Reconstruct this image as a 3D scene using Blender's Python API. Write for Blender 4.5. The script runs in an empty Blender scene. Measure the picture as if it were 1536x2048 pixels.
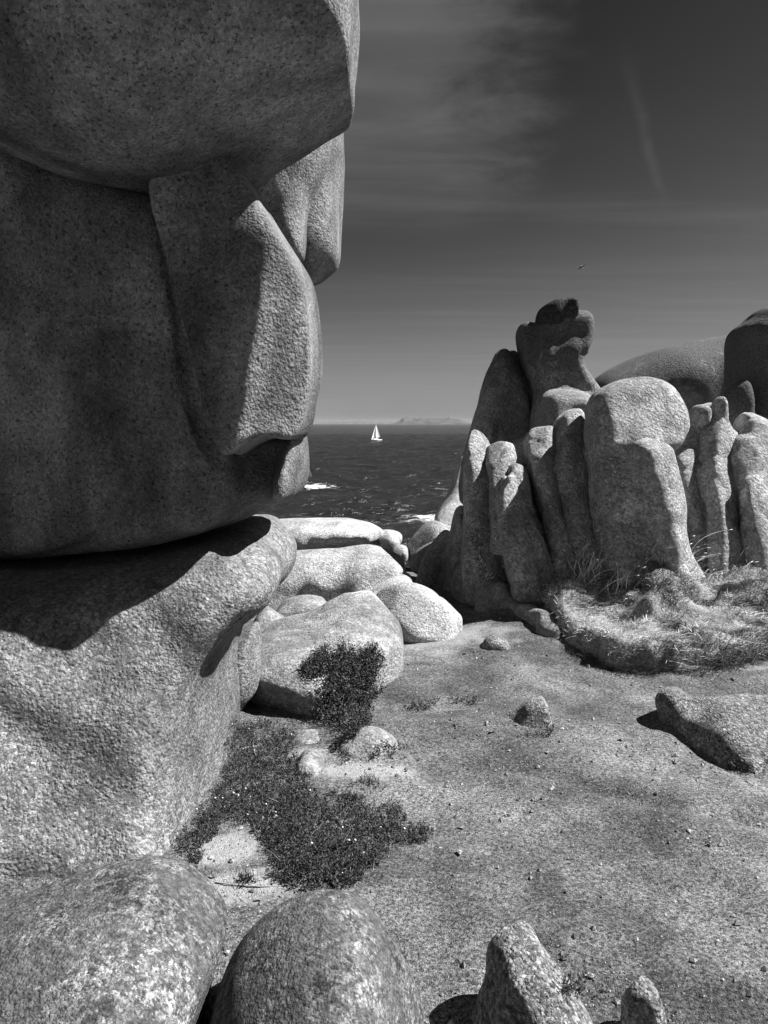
import bpy, math, random, zlib
import numpy as np
from mathutils import Vector
from mathutils.bvhtree import BVHTree

RNG = np.random.default_rng(7)
random.seed(7)
SC = bpy.context.scene
COL = SC.collection

# ------------------------------------------------------------------ camera
EYE = 1.6
F = 1540.0                       # focal length in photograph pixels (1536 x 2048)
PITCH = math.atan((1024 - 846) / F)
cam_d = bpy.data.cameras.new('camera')
cam_d.sensor_fit = 'VERTICAL'
cam_d.sensor_height = 36.0
cam_d.lens = 36.0 * F / 2048.0
cam_d.clip_start = 0.05
cam_d.clip_end = 60000
cam = bpy.data.objects.new('camera', cam_d)
COL.objects.link(cam)
cam.location = (0, 0, EYE)
cam.rotation_euler = (math.pi / 2 - PITCH, 0, 0)
SC.camera = cam

# ------------------------------------------------------------------ sky, sun, exposure
SUN_EL = math.radians(51)
SUN_AZ = math.radians(5)         # 0 = from +x, positive = swings ahead of the camera (+y)
SKY_STRENGTH = 0.05
SUN_STRENGTH = 5.0
SC.view_settings.view_transform = 'Standard'
SC.view_settings.look = 'None'
SC.view_settings.exposure = 1.22
SC.view_settings.gamma = 1.0
SC.view_settings.use_curve_mapping = False
SC.cycles.max_bounces = 5
SC.cycles.diffuse_bounces = 2
SC.cycles.glossy_bounces = 2
SC.cycles.transparent_max_bounces = 4
SC.cycles.volume_bounces = 0

sd = Vector((math.cos(SUN_EL) * math.cos(SUN_AZ), math.cos(SUN_EL) * math.sin(SUN_AZ), math.sin(SUN_EL)))
sun_d = bpy.data.lights.new('sun', 'SUN')
sun_d.energy = SUN_STRENGTH
sun_d.angle = math.radians(0.5)
sun_d.color = (1.0, 1.0, 1.0)    # the photograph is black and white
sun = bpy.data.objects.new('sun', sun_d)
COL.objects.link(sun)
sun.location = (30, 0, 40)
sun.rotation_euler = sd.to_track_quat('Z', 'Y').to_euler()


class NT:
    """small helper round a node tree"""
    def __init__(self, tree):
        self.t = tree
        tree.nodes.clear()

    def n(self, kind, **kw):
        nd = self.t.nodes.new(kind)
        ins = kw.pop('ins', {})
        for k, v in kw.items():
            setattr(nd, k, v)
        for k, v in ins.items():
            self.set(nd.inputs[k], v)
        return nd

    def set(self, sock, v):
        if isinstance(v, bpy.types.NodeSocket):
            self.t.links.new(v, sock)
        else:
            sock.default_value = v

    def math(self, op, a, b=0.0, clamp=False, c=0.0):
        nd = self.n('ShaderNodeMath', operation=op, use_clamp=clamp)
        self.set(nd.inputs[0], a)
        self.set(nd.inputs[1], b)
        if op in ('MULTIPLY_ADD', 'COMPARE', 'SMOOTH_MIN', 'SMOOTH_MAX'):
            self.set(nd.inputs[2], c)
        return nd.outputs[0]

    def noise(self, vec, scale, detail=3.0, rough=0.55, dist=0.0):
        nd = self.n('ShaderNodeTexNoise')
        self.set(nd.inputs['Vector'], vec)
        nd.inputs['Scale'].default_value = scale
        nd.inputs['Detail'].default_value = detail
        nd.inputs['Roughness'].default_value = rough
        nd.inputs['Distortion'].default_value = dist
        return nd.outputs['Fac']

    def voro(self, vec, scale, feature='F1', rnd=1.0):
        nd = self.n('ShaderNodeTexVoronoi', feature=feature)
        self.set(nd.inputs['Vector'], vec)
        nd.inputs['Scale'].default_value = scale
        nd.inputs['Randomness'].default_value = rnd
        return nd

    def ramp(self, x, a, b, lo=0.0, hi=1.0, smooth=True):
        nd = self.n('ShaderNodeMapRange', interpolation_type='SMOOTHSTEP' if smooth else 'LINEAR', clamp=True) \
            if smooth else self.n('ShaderNodeMapRange', clamp=True)
        self.set(nd.inputs[0], x)
        for i, v in zip((1, 2, 3, 4), (a, b, lo, hi)):
            self.set(nd.inputs[i], v)
        return nd.outputs[0]

    def mix(self, f, a, b):
        nd = self.n('ShaderNodeMix', data_type='FLOAT')
        self.set(nd.inputs[0], f)
        self.set(nd.inputs[2], a)
        self.set(nd.inputs[3], b)
        return nd.outputs[0]

    def mapping(self, vec, scale=(1, 1, 1), rot=(0, 0, 0), loc=(0, 0, 0)):
        nd = self.n('ShaderNodeMapping')
        self.set(nd.inputs['Vector'], vec)
        nd.inputs['Scale'].default_value = scale
        nd.inputs['Rotation'].default_value = rot
        nd.inputs['Location'].default_value = loc
        return nd.outputs[0]


world = bpy.data.worlds.new('World')
SC.world = world
world.use_nodes = True
w = NT(world.node_tree)
sky = w.n('ShaderNodeTexSky', sky_type='NISHITA', sun_disc=False)
sky.sun_elevation = SUN_EL
sky.sun_rotation = math.pi / 2 - SUN_AZ
sky.altitude = 10
sky.air_density = 1.0
sky.dust_density = 0.6
sky.ozone_density = 1.0
sep = w.n('ShaderNodeSeparateColor')
w.set(sep.inputs[0], sky.outputs[0])
red = sep.outputs[0]             # black and white film behind a red filter sees the red of the sky
SKY_GAIN = 0.046
base = w.math('MULTIPLY', w.math('POWER', red, 3.0), SKY_GAIN)
base = w.math('DIVIDE', base, w.math('ADD', 1.0, w.math('MULTIPLY', base, 0.30)))
tc = w.n('ShaderNodeTexCoord')
sx = w.n('ShaderNodeSeparateXYZ')
w.set(sx.inputs[0], tc.outputs['Generated'])
zc = w.math('MAXIMUM', sx.outputs[2], 0.03)
cu = w.math('DIVIDE', sx.outputs[0], zc)
cv = w.math('DIVIDE', sx.outputs[1], zc)
cl = w.n('ShaderNodeCombineXYZ')
w.set(cl.inputs[0], cu)
w.set(cl.inputs[1], cv)
plane = cl.outputs[0]            # where the view ray meets a high flat layer of cirrus
warp = w.noise(w.mapping(plane, (1.1, 1.1, 1)), 1.0, 4.0)
# long thin streaks
st = w.noise(w.mapping(plane, (0.22, 1.2, 1), (0, 0, math.radians(-13)), (3.1, 1.3, 0)), 1.0, 6.0, 0.62, 0.5)
streak = w.math('MULTIPLY', w.ramp(st, 0.42, 0.72), w.ramp(cv, 2.4, 3.4))
# one broad veil, its edge to the right of the rock tower
edge = w.math('ADD', w.math('MULTIPLY', cu, 1.0), w.math('MULTIPLY', cv, -0.10))
edge = w.math('ADD', edge, w.math('MULTIPLY', w.math('SUBTRACT', w.noise(w.mapping(plane, (1.6, 1.6, 1), (0, 0, 0.5)), 1.0, 7.0, 0.66, 0.3), 0.5), 0.9))
veil = w.math('MULTIPLY', w.ramp(edge, -0.12, 0.34, 1.0, 0.0), w.ramp(cv, 4.6, 2.2, 0.0, 1.0))
fib = w.noise(w.mapping(plane, (0.9, 2.6, 1), (0, 0, math.radians(25))), 1.3, 5.0, 0.6, 0.8)
veil = w.math('MULTIPLY', veil, w.ramp(fib, 0.2, 0.75, 0.55, 1.0))
# old vapour trail
tr = w.math('ADD', cu, w.math('MULTIPLY', cv, -0.451))
tr = w.math('ADD', tr, w.math('MULTIPLY', w.math('SUBTRACT', warp, 0.5), 0.16))
trail = w.math('SUBTRACT', 1.0, w.math('MULTIPLY', w.math('ABSOLUTE', w.math('ADD', tr, 0.36)), 30.0), True)
trail = w.math('MULTIPLY', w.math('MULTIPLY', trail, w.ramp(cv, 2.1, 2.7)), w.ramp(cv, 3.9, 3.0))
cloud = w.math('ADD', w.math('MULTIPLY', streak, 0.24), w.math('MULTIPLY', veil, 1.15))
cloud = w.math('ADD', cloud, w.math('MULTIPLY', w.math('MULTIPLY', trail, w.ramp(fib, 0.3, 0.7, 0.3, 1.0)), 0.32))
skyv = w.math('ADD', base, w.math('MULTIPLY', cloud, 0.85))
bg = w.n('ShaderNodeBackground')
w.set(bg.inputs[0], skyv)
bg.inputs[1].default_value = SKY_STRENGTH
wo = w.n('ShaderNodeOutputWorld')
w.set(wo.inputs[0], bg.outputs[0])


# ------------------------------------------------------------------ geometry helpers
SA, CA = math.sin(PITCH), math.cos(PITCH)


def ray(x, y):
    cx, cy = (x - 768.0) / F, (1024.0 - y) / F
    return cx, CA + SA * cy, -SA + CA * cy


def at(x, y, Y):
    """photo pixel -> world point at distance Y ahead"""
    rx, ry, rz = ray(x, y)
    t = Y / ry
    return np.array((rx * t, Y, EYE + rz * t))


def on_level(x, y, z=0.0):
    rx, ry, rz = ray(x, y)
    t = (z - EYE) / rz
    return np.array((rx * t, ry * t, z))


def tag(o, label=None, cat=None, group=None, kind=None):
    for k, v in (('label', label), ('category', cat), ('group', group), ('kind', kind)):
        if v:
            o[k] = v
    return o


def mesh_object(name, verts, faces, mat, parent=None, smooth=True, base=None):
    """verts (n,3), faces (m,k) arrays -> one linked mesh object with its origin at its base"""
    verts = np.asarray(verts, dtype=np.float64)
    faces = np.asarray(faces, dtype=np.int64)
    if base is None:
        lo, hi = verts.min(0), verts.max(0)
        base = np.array(((lo[0] + hi[0]) / 2, (lo[1] + hi[1]) / 2, lo[2]))
    base = np.asarray(base, dtype=np.float64)
    me = bpy.data.meshes.new(name)
    me.vertices.add(len(verts))
    me.vertices.foreach_set('co', (verts - base).astype(np.float32).ravel())
    k = faces.shape[1]
    me.loops.add(faces.size)
    me.loops.foreach_set('vertex_index', faces.astype(np.int32).ravel())
    me.polygons.add(len(faces))
    me.polygons.foreach_set('loop_start', (np.arange(len(faces)) * k).astype(np.int32))
    me.polygons.foreach_set('loop_total', np.full(len(faces), k, dtype=np.int32))
    me.update(calc_edges=True)
    me.polygons.foreach_set('use_smooth', np.full(len(faces), smooth))
    me.validate()
    me.materials.append(mat)
    o = bpy.data.objects.new(name, me)
    COL.objects.link(o)
    if parent is not None:
        o.parent = parent
        o.location = base - np.array(parent.location)
    else:
        o.location = base
    return o


def chaikin(p, n=2):
    p = np.asarray(p, dtype=np.float64)
    for _ in range(n):
        q = np.roll(p, -1, 0)
        p = np.stack((p * 0.75 + q * 0.25, p * 0.25 + q * 0.75), 1).reshape(-1, 2)
    return p


def sdf2(poly, X, Y):
    """signed distance to a closed polygon, negative inside"""
    shp = X.shape
    px, py = X.ravel().astype(np.float32), Y.ravel().astype(np.float32)
    d = np.full(px.shape, 1e9, np.float32)
    ins = np.zeros(px.shape, bool)
    n = len(poly)
    for i in range(n):
        ax, ay = poly[i]
        bx, by = poly[(i + 1) % n]
        ex, ey = bx - ax, by - ay
        wx, wy = px - ax, py - ay
        t = np.clip((wx * ex + wy * ey) / (ex * ex + ey * ey + 1e-12), 0, 1)
        dx, dy = wx - ex * t, wy - ey * t
        d = np.minimum(d, dx * dx + dy * dy)
        c = ((ay > py) != (by > py))
        if abs(ey) > 1e-12:
            ins ^= c & (px < ex * (py - ay) / ey + ax)
    d = np.sqrt(d)
    return np.where(ins, -d, d).reshape(shp)


def bspline_matrix(coords, freq, m0):
    """interpolation weights of a random lattice with spacing 1/freq (cubic B-spline)"""
    u = coords * freq - m0
    i = np.floor(u).astype(int)
    f = u - i
    m = i.max() + 4
    W = np.zeros((len(coords), m), np.float32)
    r = np.arange(len(coords))
    W[r, i] += (1 - f) ** 3 / 6
    W[r, i + 1] += (3 * f ** 3 - 6 * f ** 2 + 4) / 6
    W[r, i + 2] += (-3 * f ** 3 + 3 * f ** 2 + 3 * f + 1) / 6
    W[r, i + 3] += f ** 3 / 6
    return W


def grid_noise(xs, ys, zs, freq, seed):
    rg = np.random.default_rng(seed)
    Ws = []
    for c in (xs, ys, zs):
        Ws.append(bspline_matrix(c, freq, math.floor(c.min() * freq)))
    R = rg.uniform(-1, 1, [W.shape[1] for W in Ws]).astype(np.float32) * 1.9
    t = np.tensordot(Ws[0], R, (1, 0))
    t = np.tensordot(t, Ws[1], (1, 1))      # x z y
    t = np.tensordot(t, Ws[2], (1, 1))      # x y z
    return t


def noise2(X, Y, freq, seed):
    """2-D smooth noise for scattered points"""
    rg = np.random.default_rng(seed)
    T = rg.uniform(-1, 1, (128, 128))
    u, v = X * freq, Y * freq
    i, j = np.floor(u).astype(int), np.floor(v).astype(int)
    f, g = u - i, v - j
    f, g = f * f * (3 - 2 * f), g * g * (3 - 2 * g)
    a = T[i % 128, j % 128]
    b = T[(i + 1) % 128, j % 128]
    c = T[i % 128, (j + 1) % 128]
    d = T[(i + 1) % 128, (j + 1) % 128]
    return (a * (1 - f) + b * f) * (1 - g) + (c * (1 - f) + d * f) * g


def surface_nets(V, o, h):
    """V: field (negative inside). returns verts, quads"""
    s = V < 0
    nx, ny, nz = V.shape
    c = [s[dx:nx - 1 + dx, dy:ny - 1 + dy, dz:nz - 1 + dz] for dx in (0, 1) for dy in (0, 1) for dz in (0, 1)]
    cnt = sum(a.astype(np.int8) for a in c)
    act = (cnt > 0) & (cnt < 8)
    idx = np.argwhere(act)
    if len(idx) == 0:
        raise RuntimeError('empty field')
    vid = np.full(act.shape, -1, np.int64)
    vid[act] = np.arange(len(idx))
    acc = np.zeros((len(idx), 3))
    num = np.zeros(len(idx))
    corner = [(dx, dy, dz) for dx in (0, 1) for dy in (0, 1) for dz in (0, 1)]
    vals = [V[idx[:, 0] + a, idx[:, 1] + b, idx[:, 2] + d] for a, b, d in corner]
    for i, ca in enumerate(corner):
        for j, cb in enumerate(corner):
            if j <= i or sum(abs(p - q) for p, q in zip(ca, cb)) != 1:
                continue
            va, vb = vals[i], vals[j]
            m = (va < 0) != (vb < 0)
            t = np.where(m, va / np.where(m, va - vb, 1), 0)
            for k in range(3):
                acc[:, k] += np.where(m, ca[k] + t * (cb[k] - ca[k]), 0)
            num += m
    P = (idx + acc / num[:, None]) * h + o
    quads = []
    for ax in range(3):
        a = [slice(None)] * 3
        b = [slice(None)] * 3
        a[ax] = slice(0, -1)
        b[ax] = slice(1, None)
        sa, sb = s[tuple(a)], s[tuple(b)]
        e = np.argwhere(sa != sb)
        u, v = (ax + 1) % 3, (ax + 2) % 3
        lim = act.shape
        e = e[(e[:, u] > 0) & (e[:, v] > 0) & (e[:, u] < lim[u]) & (e[:, v] < lim[v])]
        flip = sb[e[:, 0], e[:, 1], e[:, 2]]
        q = []
        for du, dv in ((1, 1), (0, 1), (0, 0), (1, 0)):
            r = e.copy()
            r[:, u] -= du
            r[:, v] -= dv
            q.append(vid[r[:, 0], r[:, 1], r[:, 2]])
        q = np.stack(q, 1)
        q[flip] = q[flip][:, ::-1]
        quads.append(q)
    Q = np.concatenate(quads)
    Q = Q[(Q >= 0).all(1)]
    n = len(P)
    for lam in (0.5, 0.5, 0.3):                     # relax the net so that no voxel steps show
        acc = np.zeros((n, 3))
        cnt = np.zeros(n)
        for i in range(4):
            a, b = Q[:, i], Q[:, (i + 1) % 4]
            for k in range(3):
                acc[:, k] += np.bincount(a, P[b, k], n)
            cnt += np.bincount(a, minlength=n)
        P = P + lam * (acc / np.maximum(cnt, 1)[:, None] - P) * (cnt > 0)[:, None]
    return P, Q


def bilinear(D, x0, z0, h, X, Z):
    u = np.clip((X - x0) / h, 0, D.shape[0] - 1.001)
    v = np.clip((Z - z0) / h, 0, D.shape[1] - 1.001)
    i, j = u.astype(np.int32), v.astype(np.int32)
    f, g = (u - i).astype(np.float32), (v - j).astype(np.float32)
    return (D[i, j] * (1 - f) + D[i + 1, j] * f) * (1 - g) + (D[i, j + 1] * (1 - f) + D[i + 1, j + 1] * f) * g


def smin(a, b, k):
    hh = np.clip(0.5 + 0.5 * (b - a) / k, 0, 1)
    return b * (1 - hh) + a * hh - k * hh * (1 - hh)


ROCKS = {}
seed_counter = [100]


def lobe(poly, Y, T, R, p=2.2, tilt=(0.0, 0.0), planes=(), back=None, smooth=2, grow=0.0):
    return dict(grow=grow, poly=poly, Y=Y, T=T, R=R, p=p, tilt=tilt, planes=planes, back=back, smooth=smooth)


def field_mesh(lobes, h, blend=0.06, warp=0.03, amps=((1.6, 0.03), (4.5, 0.012), (11, 0.004)), grooves=(), seed=None,
               zmin=-0.35, cracks=(), facets=None):
    """stone from outlines: every lobe is an outline at its own distance, with its own depth and rounding"""
    if seed is None:
        seed_counter[0] += 1
        seed = seed_counter[0]
    prepared = []
    lo, hi = np.full(3, 1e9), np.full(3, -1e9)
    for L in lobes:
        ax, bz = L['tilt']
        cx0, cz0 = None, None
        ctr = np.mean(np.array(L['poly'], float), 0)
        c3 = at(ctr[0], ctr[1], L['Y'])
        pts = []
        for (x, y) in L['poly']:
            rx, ry, rz = ray(x, y)
            # y = Y + ax (X - c.x) + bz (Z - c.z)
            den = ry - ax * rx - bz * rz
            t = (L['Y'] - ax * c3[0] + bz * (EYE - c3[2])) / den
            pts.append((rx * t, EYE + rz * t))
        pl = chaikin(pts, L['smooth'])
        prepared.append((L, pl, c3))
        T = L['T']
        Tb = L['back'] or T
        yc = [L['Y'] + ax * (p_[0] - c3[0]) + bz * (p_[1] - c3[2]) for p_ in pl]
        lo = np.minimum(lo, (pl[:, 0].min(), min(yc) - T, pl[:, 1].min()))
        hi = np.maximum(hi, (pl[:, 0].max(), max(yc) + Tb, pl[:, 1].max()))
    pad = 0.08 + 2 * h
    lo -= pad
    hi += pad
    lo[2] = max(lo[2], zmin)
    xs, ys, zs = (np.arange(lo[i], hi[i] + h, h).astype(np.float32) for i in range(3))
    X, Yg, Z = np.meshgrid(xs, ys, zs, indexing='ij', sparse=True)
    W1 = grid_noise(xs, ys, zs, 1.3, seed * 7 + 1) * warp
    W2 = grid_noise(xs, ys, zs, 1.3, seed * 7 + 2) * warp
    W3 = grid_noise(xs, ys, zs, 1.1, seed * 7 + 3) * warp
    f = None
    for L, pl, c3 in prepared:
        hh = max(h, 0.008)
        gx = np.arange(lo[0] - 0.15, hi[0] + 0.15 + hh, hh)
        gz = np.arange(lo[2] - 0.15, hi[2] + 0.15 + hh, hh)
        GX, GZ = np.meshgrid(gx, gz, indexing='ij')
        D = sdf2(pl, GX, GZ).astype(np.float32) - L['grow']
        s = bilinear(D, gx[0], gz[0], hh, X + W1, Z + W2)
        ax, bz = L['tilt']
        T = L['T']
        Tb = L['back'] or T
        R = min(L['R'], float(-D.min()) * 0.98)
        yc = L['Y'] + ax * (X - c3[0]) + bz * (Z - c3[2])
        dy = Yg - yc + W3
        wv = np.where(dy < 0, -dy / T, dy / Tb)
        k = np.maximum(1 + s / R, 0)
        p = L['p']
        g = ((k ** p + wv ** p) ** (1 / p) - 1) * min(R, T)
        for (A, B, d2, kk) in L['planes']:
            n = np.cross(np.array(B) - np.array(A), np.array(d2, float))
            n /= np.linalg.norm(n)
            if n[1] > 0:
                n = -n
            dist = n[0] * (X - A[0]) + n[1] * (Yg - A[1]) + n[2] * (Z - A[2])
            g = -smin(-g, -(dist + 0 * g), kk)
        f = g if f is None else smin(f, g, blend)
    for (pts, r, kk) in grooves:
        dmin = None
        for a, b in zip(pts[:-1], pts[1:]):
            a, b = np.array(a), np.array(b)
            e = b - a
            t = np.clip(((X - a[0]) * e[0] + (Yg - a[1]) * e[1] + (Z - a[2]) * e[2]) / (e @ e), 0, 1)
            d = np.sqrt((X - a[0] - e[0] * t) ** 2 + (Yg - a[1] - e[1] * t) ** 2 + (Z - a[2] - e[2] * t) ** 2)
            dmin = d if dmin is None else np.minimum(dmin, d)
        f = -smin(-f, dmin - r, kk)
    for i, (fr, am) in enumerate(amps):
        if 1 / fr > 2.2 * h:
            f = f + grid_noise(xs, ys, zs, fr, seed * 7 + 10 + i) * am
    if facets:                                       # broken faces: slice off rounded sides along random planes
        nf, cut = facets
        rg = np.random.default_rng(seed * 31 + 5)
        ins = f < 0
        PX, PY, PZ = (np.broadcast_to(a, f.shape)[ins] for a in (X, Yg, Z))
        for _ in range(nf):
            nrm = rg.normal(size=3)
            nrm[2] = nrm[2] * 0.6 + 0.15
            nrm[1] -= 0.4
            nrm /= np.linalg.norm(nrm)
            pr = nrm[0] * PX + nrm[1] * PY + nrm[2] * PZ
            lim = pr.max() - (pr.max() - pr.min()) * cut * rg.uniform(0.5, 1.3)
            f = -smin(-f, -(nrm[0] * X + nrm[1] * Yg + nrm[2] * Z - lim), 0.006)
    for i, (fr, zsc, wd, dep) in enumerate(cracks):  # thin joints following the zero surface of a noise
        nz_ = grid_noise(xs, ys, zs * zsc, fr, seed * 7 + 40 + i)
        f = f + dep * np.exp(-(nz_ / wd) ** 2)
    f = f.astype(np.float32)
    f[0], f[-1], f[:, 0], f[:, -1] = 1, 1, 1, 1
    f[:, :, 0], f[:, :, -1] = 1, 1
    return surface_nets(f, np.array([xs[0], ys[0], zs[0]]), h)


def rock(name, label, lobes, mat, h=None, cat='rock', group=None, kind='thing', parent=None, **kw):
    if isinstance(lobes, dict):
        lobes = [lobes]
    if h is None:
        h = 0.0046 * min(L['Y'] for L in lobes)
    kw.setdefault('seed', zlib.crc32(label.encode()) % 9000 + 10)
    V, Q = field_mesh(lobes, h, **kw)
    o = mesh_object(name, V, Q, mat, parent)
    tag(o, label, cat, group, kind)
    ROCKS[o.name] = (V, Q)
    return o


# ------------------------------------------------------------------ materials (all greys: a black and white picture)
def grey(v):
    return (v, v, v, 1.0)


def new_mat(name):
    m = bpy.data.materials.new(name)
    m.use_nodes = True
    return m, NT(m.node_tree)


def finish(t, m, col, rough=0.9, bump=None, bump_dist=0.01, bump_str=1.0, spec=0.25):
    b = t.n('ShaderNodeBsdfPrincipled')
    t.set(b.inputs['Base Color'], col)
    t.set(b.inputs['Roughness'], rough)
    b.inputs['Specular IOR Level'].default_value = spec
    if bump is not None:
        bn = t.n('ShaderNodeBump')
        bn.inputs['Strength'].default_value = bump_str
        bn.inputs['Distance'].default_value = bump_dist
        t.set(bn.inputs['Height'], bump)
        t.set(b.inputs['Normal'], bn.outputs[0])
    o = t.n('ShaderNodeOutputMaterial')
    t.set(o.inputs[0], b.outputs[0])
    return m


def granite(name, base=0.36, grain=75.0, specks=0.5, stain=0.35, white=0.0, dark=0.0, dark_z=None, bump=0.012,
            pit=1.0, white_scale=14.0, pit_scale=34.0, white_at=0.53, mottle=0.0, contrast=0.42):
    m, t = new_mat(name)
    co = t.n('ShaderNodeTexCoord').outputs['Object']
    v = t.voro(co, grain)
    sc = t.n('ShaderNodeSeparateColor')
    t.set(sc.inputs[0], v.outputs['Color'])
    cr = t.ramp(sc.outputs[0], 0.0, 1.0, 1.0 - contrast, 1.0 + contrast * 0.8, False)
    cr = t.math('MULTIPLY', cr, t.ramp(sc.outputs[1], 0.80, 0.84, 1.0, 1.0 - contrast * 0.9))
    cr = t.math('ADD', cr, t.ramp(sc.outputs[2], 0.86, 0.90, 0.0, contrast * 0.9))
    v2 = t.voro(co, grain * 2.3)
    sc2 = t.n('ShaderNodeSeparateColor')
    t.set(sc2.inputs[0], v2.outputs['Color'])
    cr = t.math('MULTIPLY', cr, t.ramp(sc2.outputs[1], 0, 1, 0.8, 1.2, False))
    # dark mica grains
    mic = t.noise(co, grain * 0.9, 2.0, 0.5)
    cr = t.math('MULTIPLY', cr, t.ramp(mic, 0.60, 0.66, 1.0, 1.0 - specks))
    # stains, large and small, running down
    s1 = t.noise(co, 2.1, 4.0, 0.6, 0.4)
    s2 = t.noise(t.mapping(co, (5, 5, 0.9)), 1.0, 4.0, 0.6)
    sm = t.math('MULTIPLY', t.ramp(s1, 0.3, 0.7, 1.0 - stain, 1.0 + stain * 0.5),
                t.ramp(s2, 0.3, 0.7, 1.0 - stain * 0.6, 1.0 + stain * 0.3))
    cr = t.math('MULTIPLY', cr, sm)
    if mottle > 0:
        mo_ = t.noise(co, 34.0, 8.0, 0.85, 0.0)
        cr = t.math('MULTIPLY', cr, t.ramp(mo_, 0.42, 0.60, 1.0 - mottle * 0.6, 1.0 + mottle * 1.1))
    col = t.math('MULTIPLY', cr, base)
    bh = t.math('MULTIPLY', t.noise(co, grain * 0.55, 3.0, 0.6), 0.55)
    pits = t.noise(co, pit_scale, 4.0, 0.7)
    bh = t.math('ADD', bh, t.math('MULTIPLY', pits, pit))
    bh = t.math('ADD', bh, t.math('MULTIPLY', t.math('SUBTRACT', 1.0, v.outputs['Distance']), 0.35))
    if dark > 0:
        dn = t.noise(co, 5.0, 6.0, 0.7, 0.5)
        df = t.ramp(dn, 0.44, 0.58)
        if dark_z:
            g = t.n('ShaderNodeNewGeometry')
            sp = t.n('ShaderNodeSeparateXYZ')
            t.set(sp.inputs[0], g.outputs['Position'])
            zz = t.math('ADD', sp.outputs[2], t.math('MULTIPLY', t.math('SUBTRACT', dn, 0.5), 1.2))
            df = t.math('MAXIMUM', t.math('MULTIPLY', df, 0.35), t.ramp(zz, dark_z[0], dark_z[1]))
        dk = t.math('MULTIPLY', df, dark)
        fine = t.ramp(t.noise(co, 45.0, 3.0, 0.7), 0.35, 0.65, 0.6, 1.5)
        col = t.mix(dk, col, t.math('MULTIPLY', fine, 0.075))
        bh = t.math('ADD', bh, t.math('MULTIPLY', dk, 0.25))
    if white > 0:
        wn = t.math('ADD', t.noise(co, white_scale, 9.0, 0.82, 0.1), t.math('MULTIPLY', t.math('SUBTRACT', s1, 0.5), 0.35))
        wf = t.ramp(wn, white_at, white_at + 0.07)
        wv = t.voro(co, white_scale * 4.0)
        wf2 = t.math('MULTIPLY', wf, t.ramp(wv.outputs['Distance'], 0.85, 0.45, 0.25, 1.0))
        wc = t.ramp(t.noise(co, 60.0, 2.0), 0.3, 0.7, 0.28, 0.55)
        col = t.mix(t.math('MULTIPLY', wf2, white), col, wc)
        bh = t.math('ADD', bh, t.math('MULTIPLY', wf2, 0.35))
    return finish(t, m, col, 0.92, bh, bump, 1.0, 0.2)


M_TOWER = granite('granite_tower', 0.20, 85, 0.62, 0.55, contrast=0.22, mottle=0.15, bump=0.012)
M_LOWER = granite('granite_weathered', 0.225, 80, 0.55, 0.45, contrast=0.28, mottle=0.3, white=0.25, bump=0.016, white_scale=9)
M_NEAR = granite('granite_lichen', 0.18, 125, 0.6, 0.6, contrast=0.45, white=1.0, dark=0.7, bump=0.011, white_scale=13, pit_scale=60, white_at=0.56, mottle=1.0)
M_PALE = granite('granite_pale', 0.28, 70, 0.35, 0.45, contrast=0.28, mottle=0.3, dark=0.35, bump=0.012)
M_SLAB = granite('granite_sea_washed', 0.40, 70, 0.35, 0.35, contrast=0.28, mottle=0.3, dark=0.2, bump=0.012)
M_FORM = granite('granite_lichen_crust', 0.50, 45, 0.3, 0.40, contrast=0.25, white=0.6, dark=0.22, bump=0.034, pit=1.3, white_scale=10)
M_FORMDK = granite('granite_dark_lichen', 0.30, 45, 0.3, 0.35, contrast=0.25, white=0.3, dark=0.9, dark_z=(1.75, 2.35), bump=0.018,
                   white_scale=10)
M_SMALL = granite('granite_small_stone', 0.25, 95, 0.5, 0.35, white=0.35, bump=0.02, white_scale=20, contrast=0.5, mottle=0.4)


def sand_mat():
    m, t = new_mat('granite_sand')
    g = t.n('ShaderNodeNewGeometry').outputs['Position']
    v = t.voro(g, 190)
    s = t.n('ShaderNodeSeparateColor')
    t.set(s.inputs[0], v.outputs['Color'])
    c = t.ramp(s.outputs[0], 0, 1, 0.45, 1.55, False)
    n1 = t.noise(g, 0.9, 5.0, 0.6, 0.5)
    n2 = t.noise(g, 6.0, 5.0, 0.65)
    n3 = t.noise(g, 60.0, 3.0, 0.6)
    c = t.math('MULTIPLY', c, t.ramp(n1, 0.35, 0.65, 0.62, 1.35))
    c = t.math('MULTIPLY', c, t.ramp(n2, 0.3, 0.7, 0.75, 1.2))
    c = t.math('MULTIPLY', c, t.ramp(n3, 0.35, 0.6, 0.55, 1.15))
    n4 = t.noise(g, 1.7, 6.0, 0.7, 0.8)
    n5 = t.noise(g, 110.0, 2.0, 0.5)
    c = t.math('MULTIPLY', c, t.ramp(n4, 0.40, 0.66, 1.12, 0.70))
    c = t.math('MULTIPLY', c, t.ramp(n5, 0.56, 0.64, 1.0, 0.35))
    fine = t.n('ShaderNodeAttribute', attribute_name='fine_sand').outputs['Fac']
    col = t.mix(fine, t.math('MULTIPLY', c, 0.142), t.ramp(n3, 0.3, 0.7, 0.23, 0.33))
    bh = t.math('ADD', t.noise(g, 70.0, 3.0, 0.6), t.math('MULTIPLY', n2, 0.6))
    bh = t.math('ADD', bh, t.math('MULTIPLY', t.math('SUBTRACT', 1.0, v.outputs['Distance']), 0.4))
    return finish(t, m, col, 0.95, bh, 0.008, 1.0, 0.1)


M_SAND = sand_mat()


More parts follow.
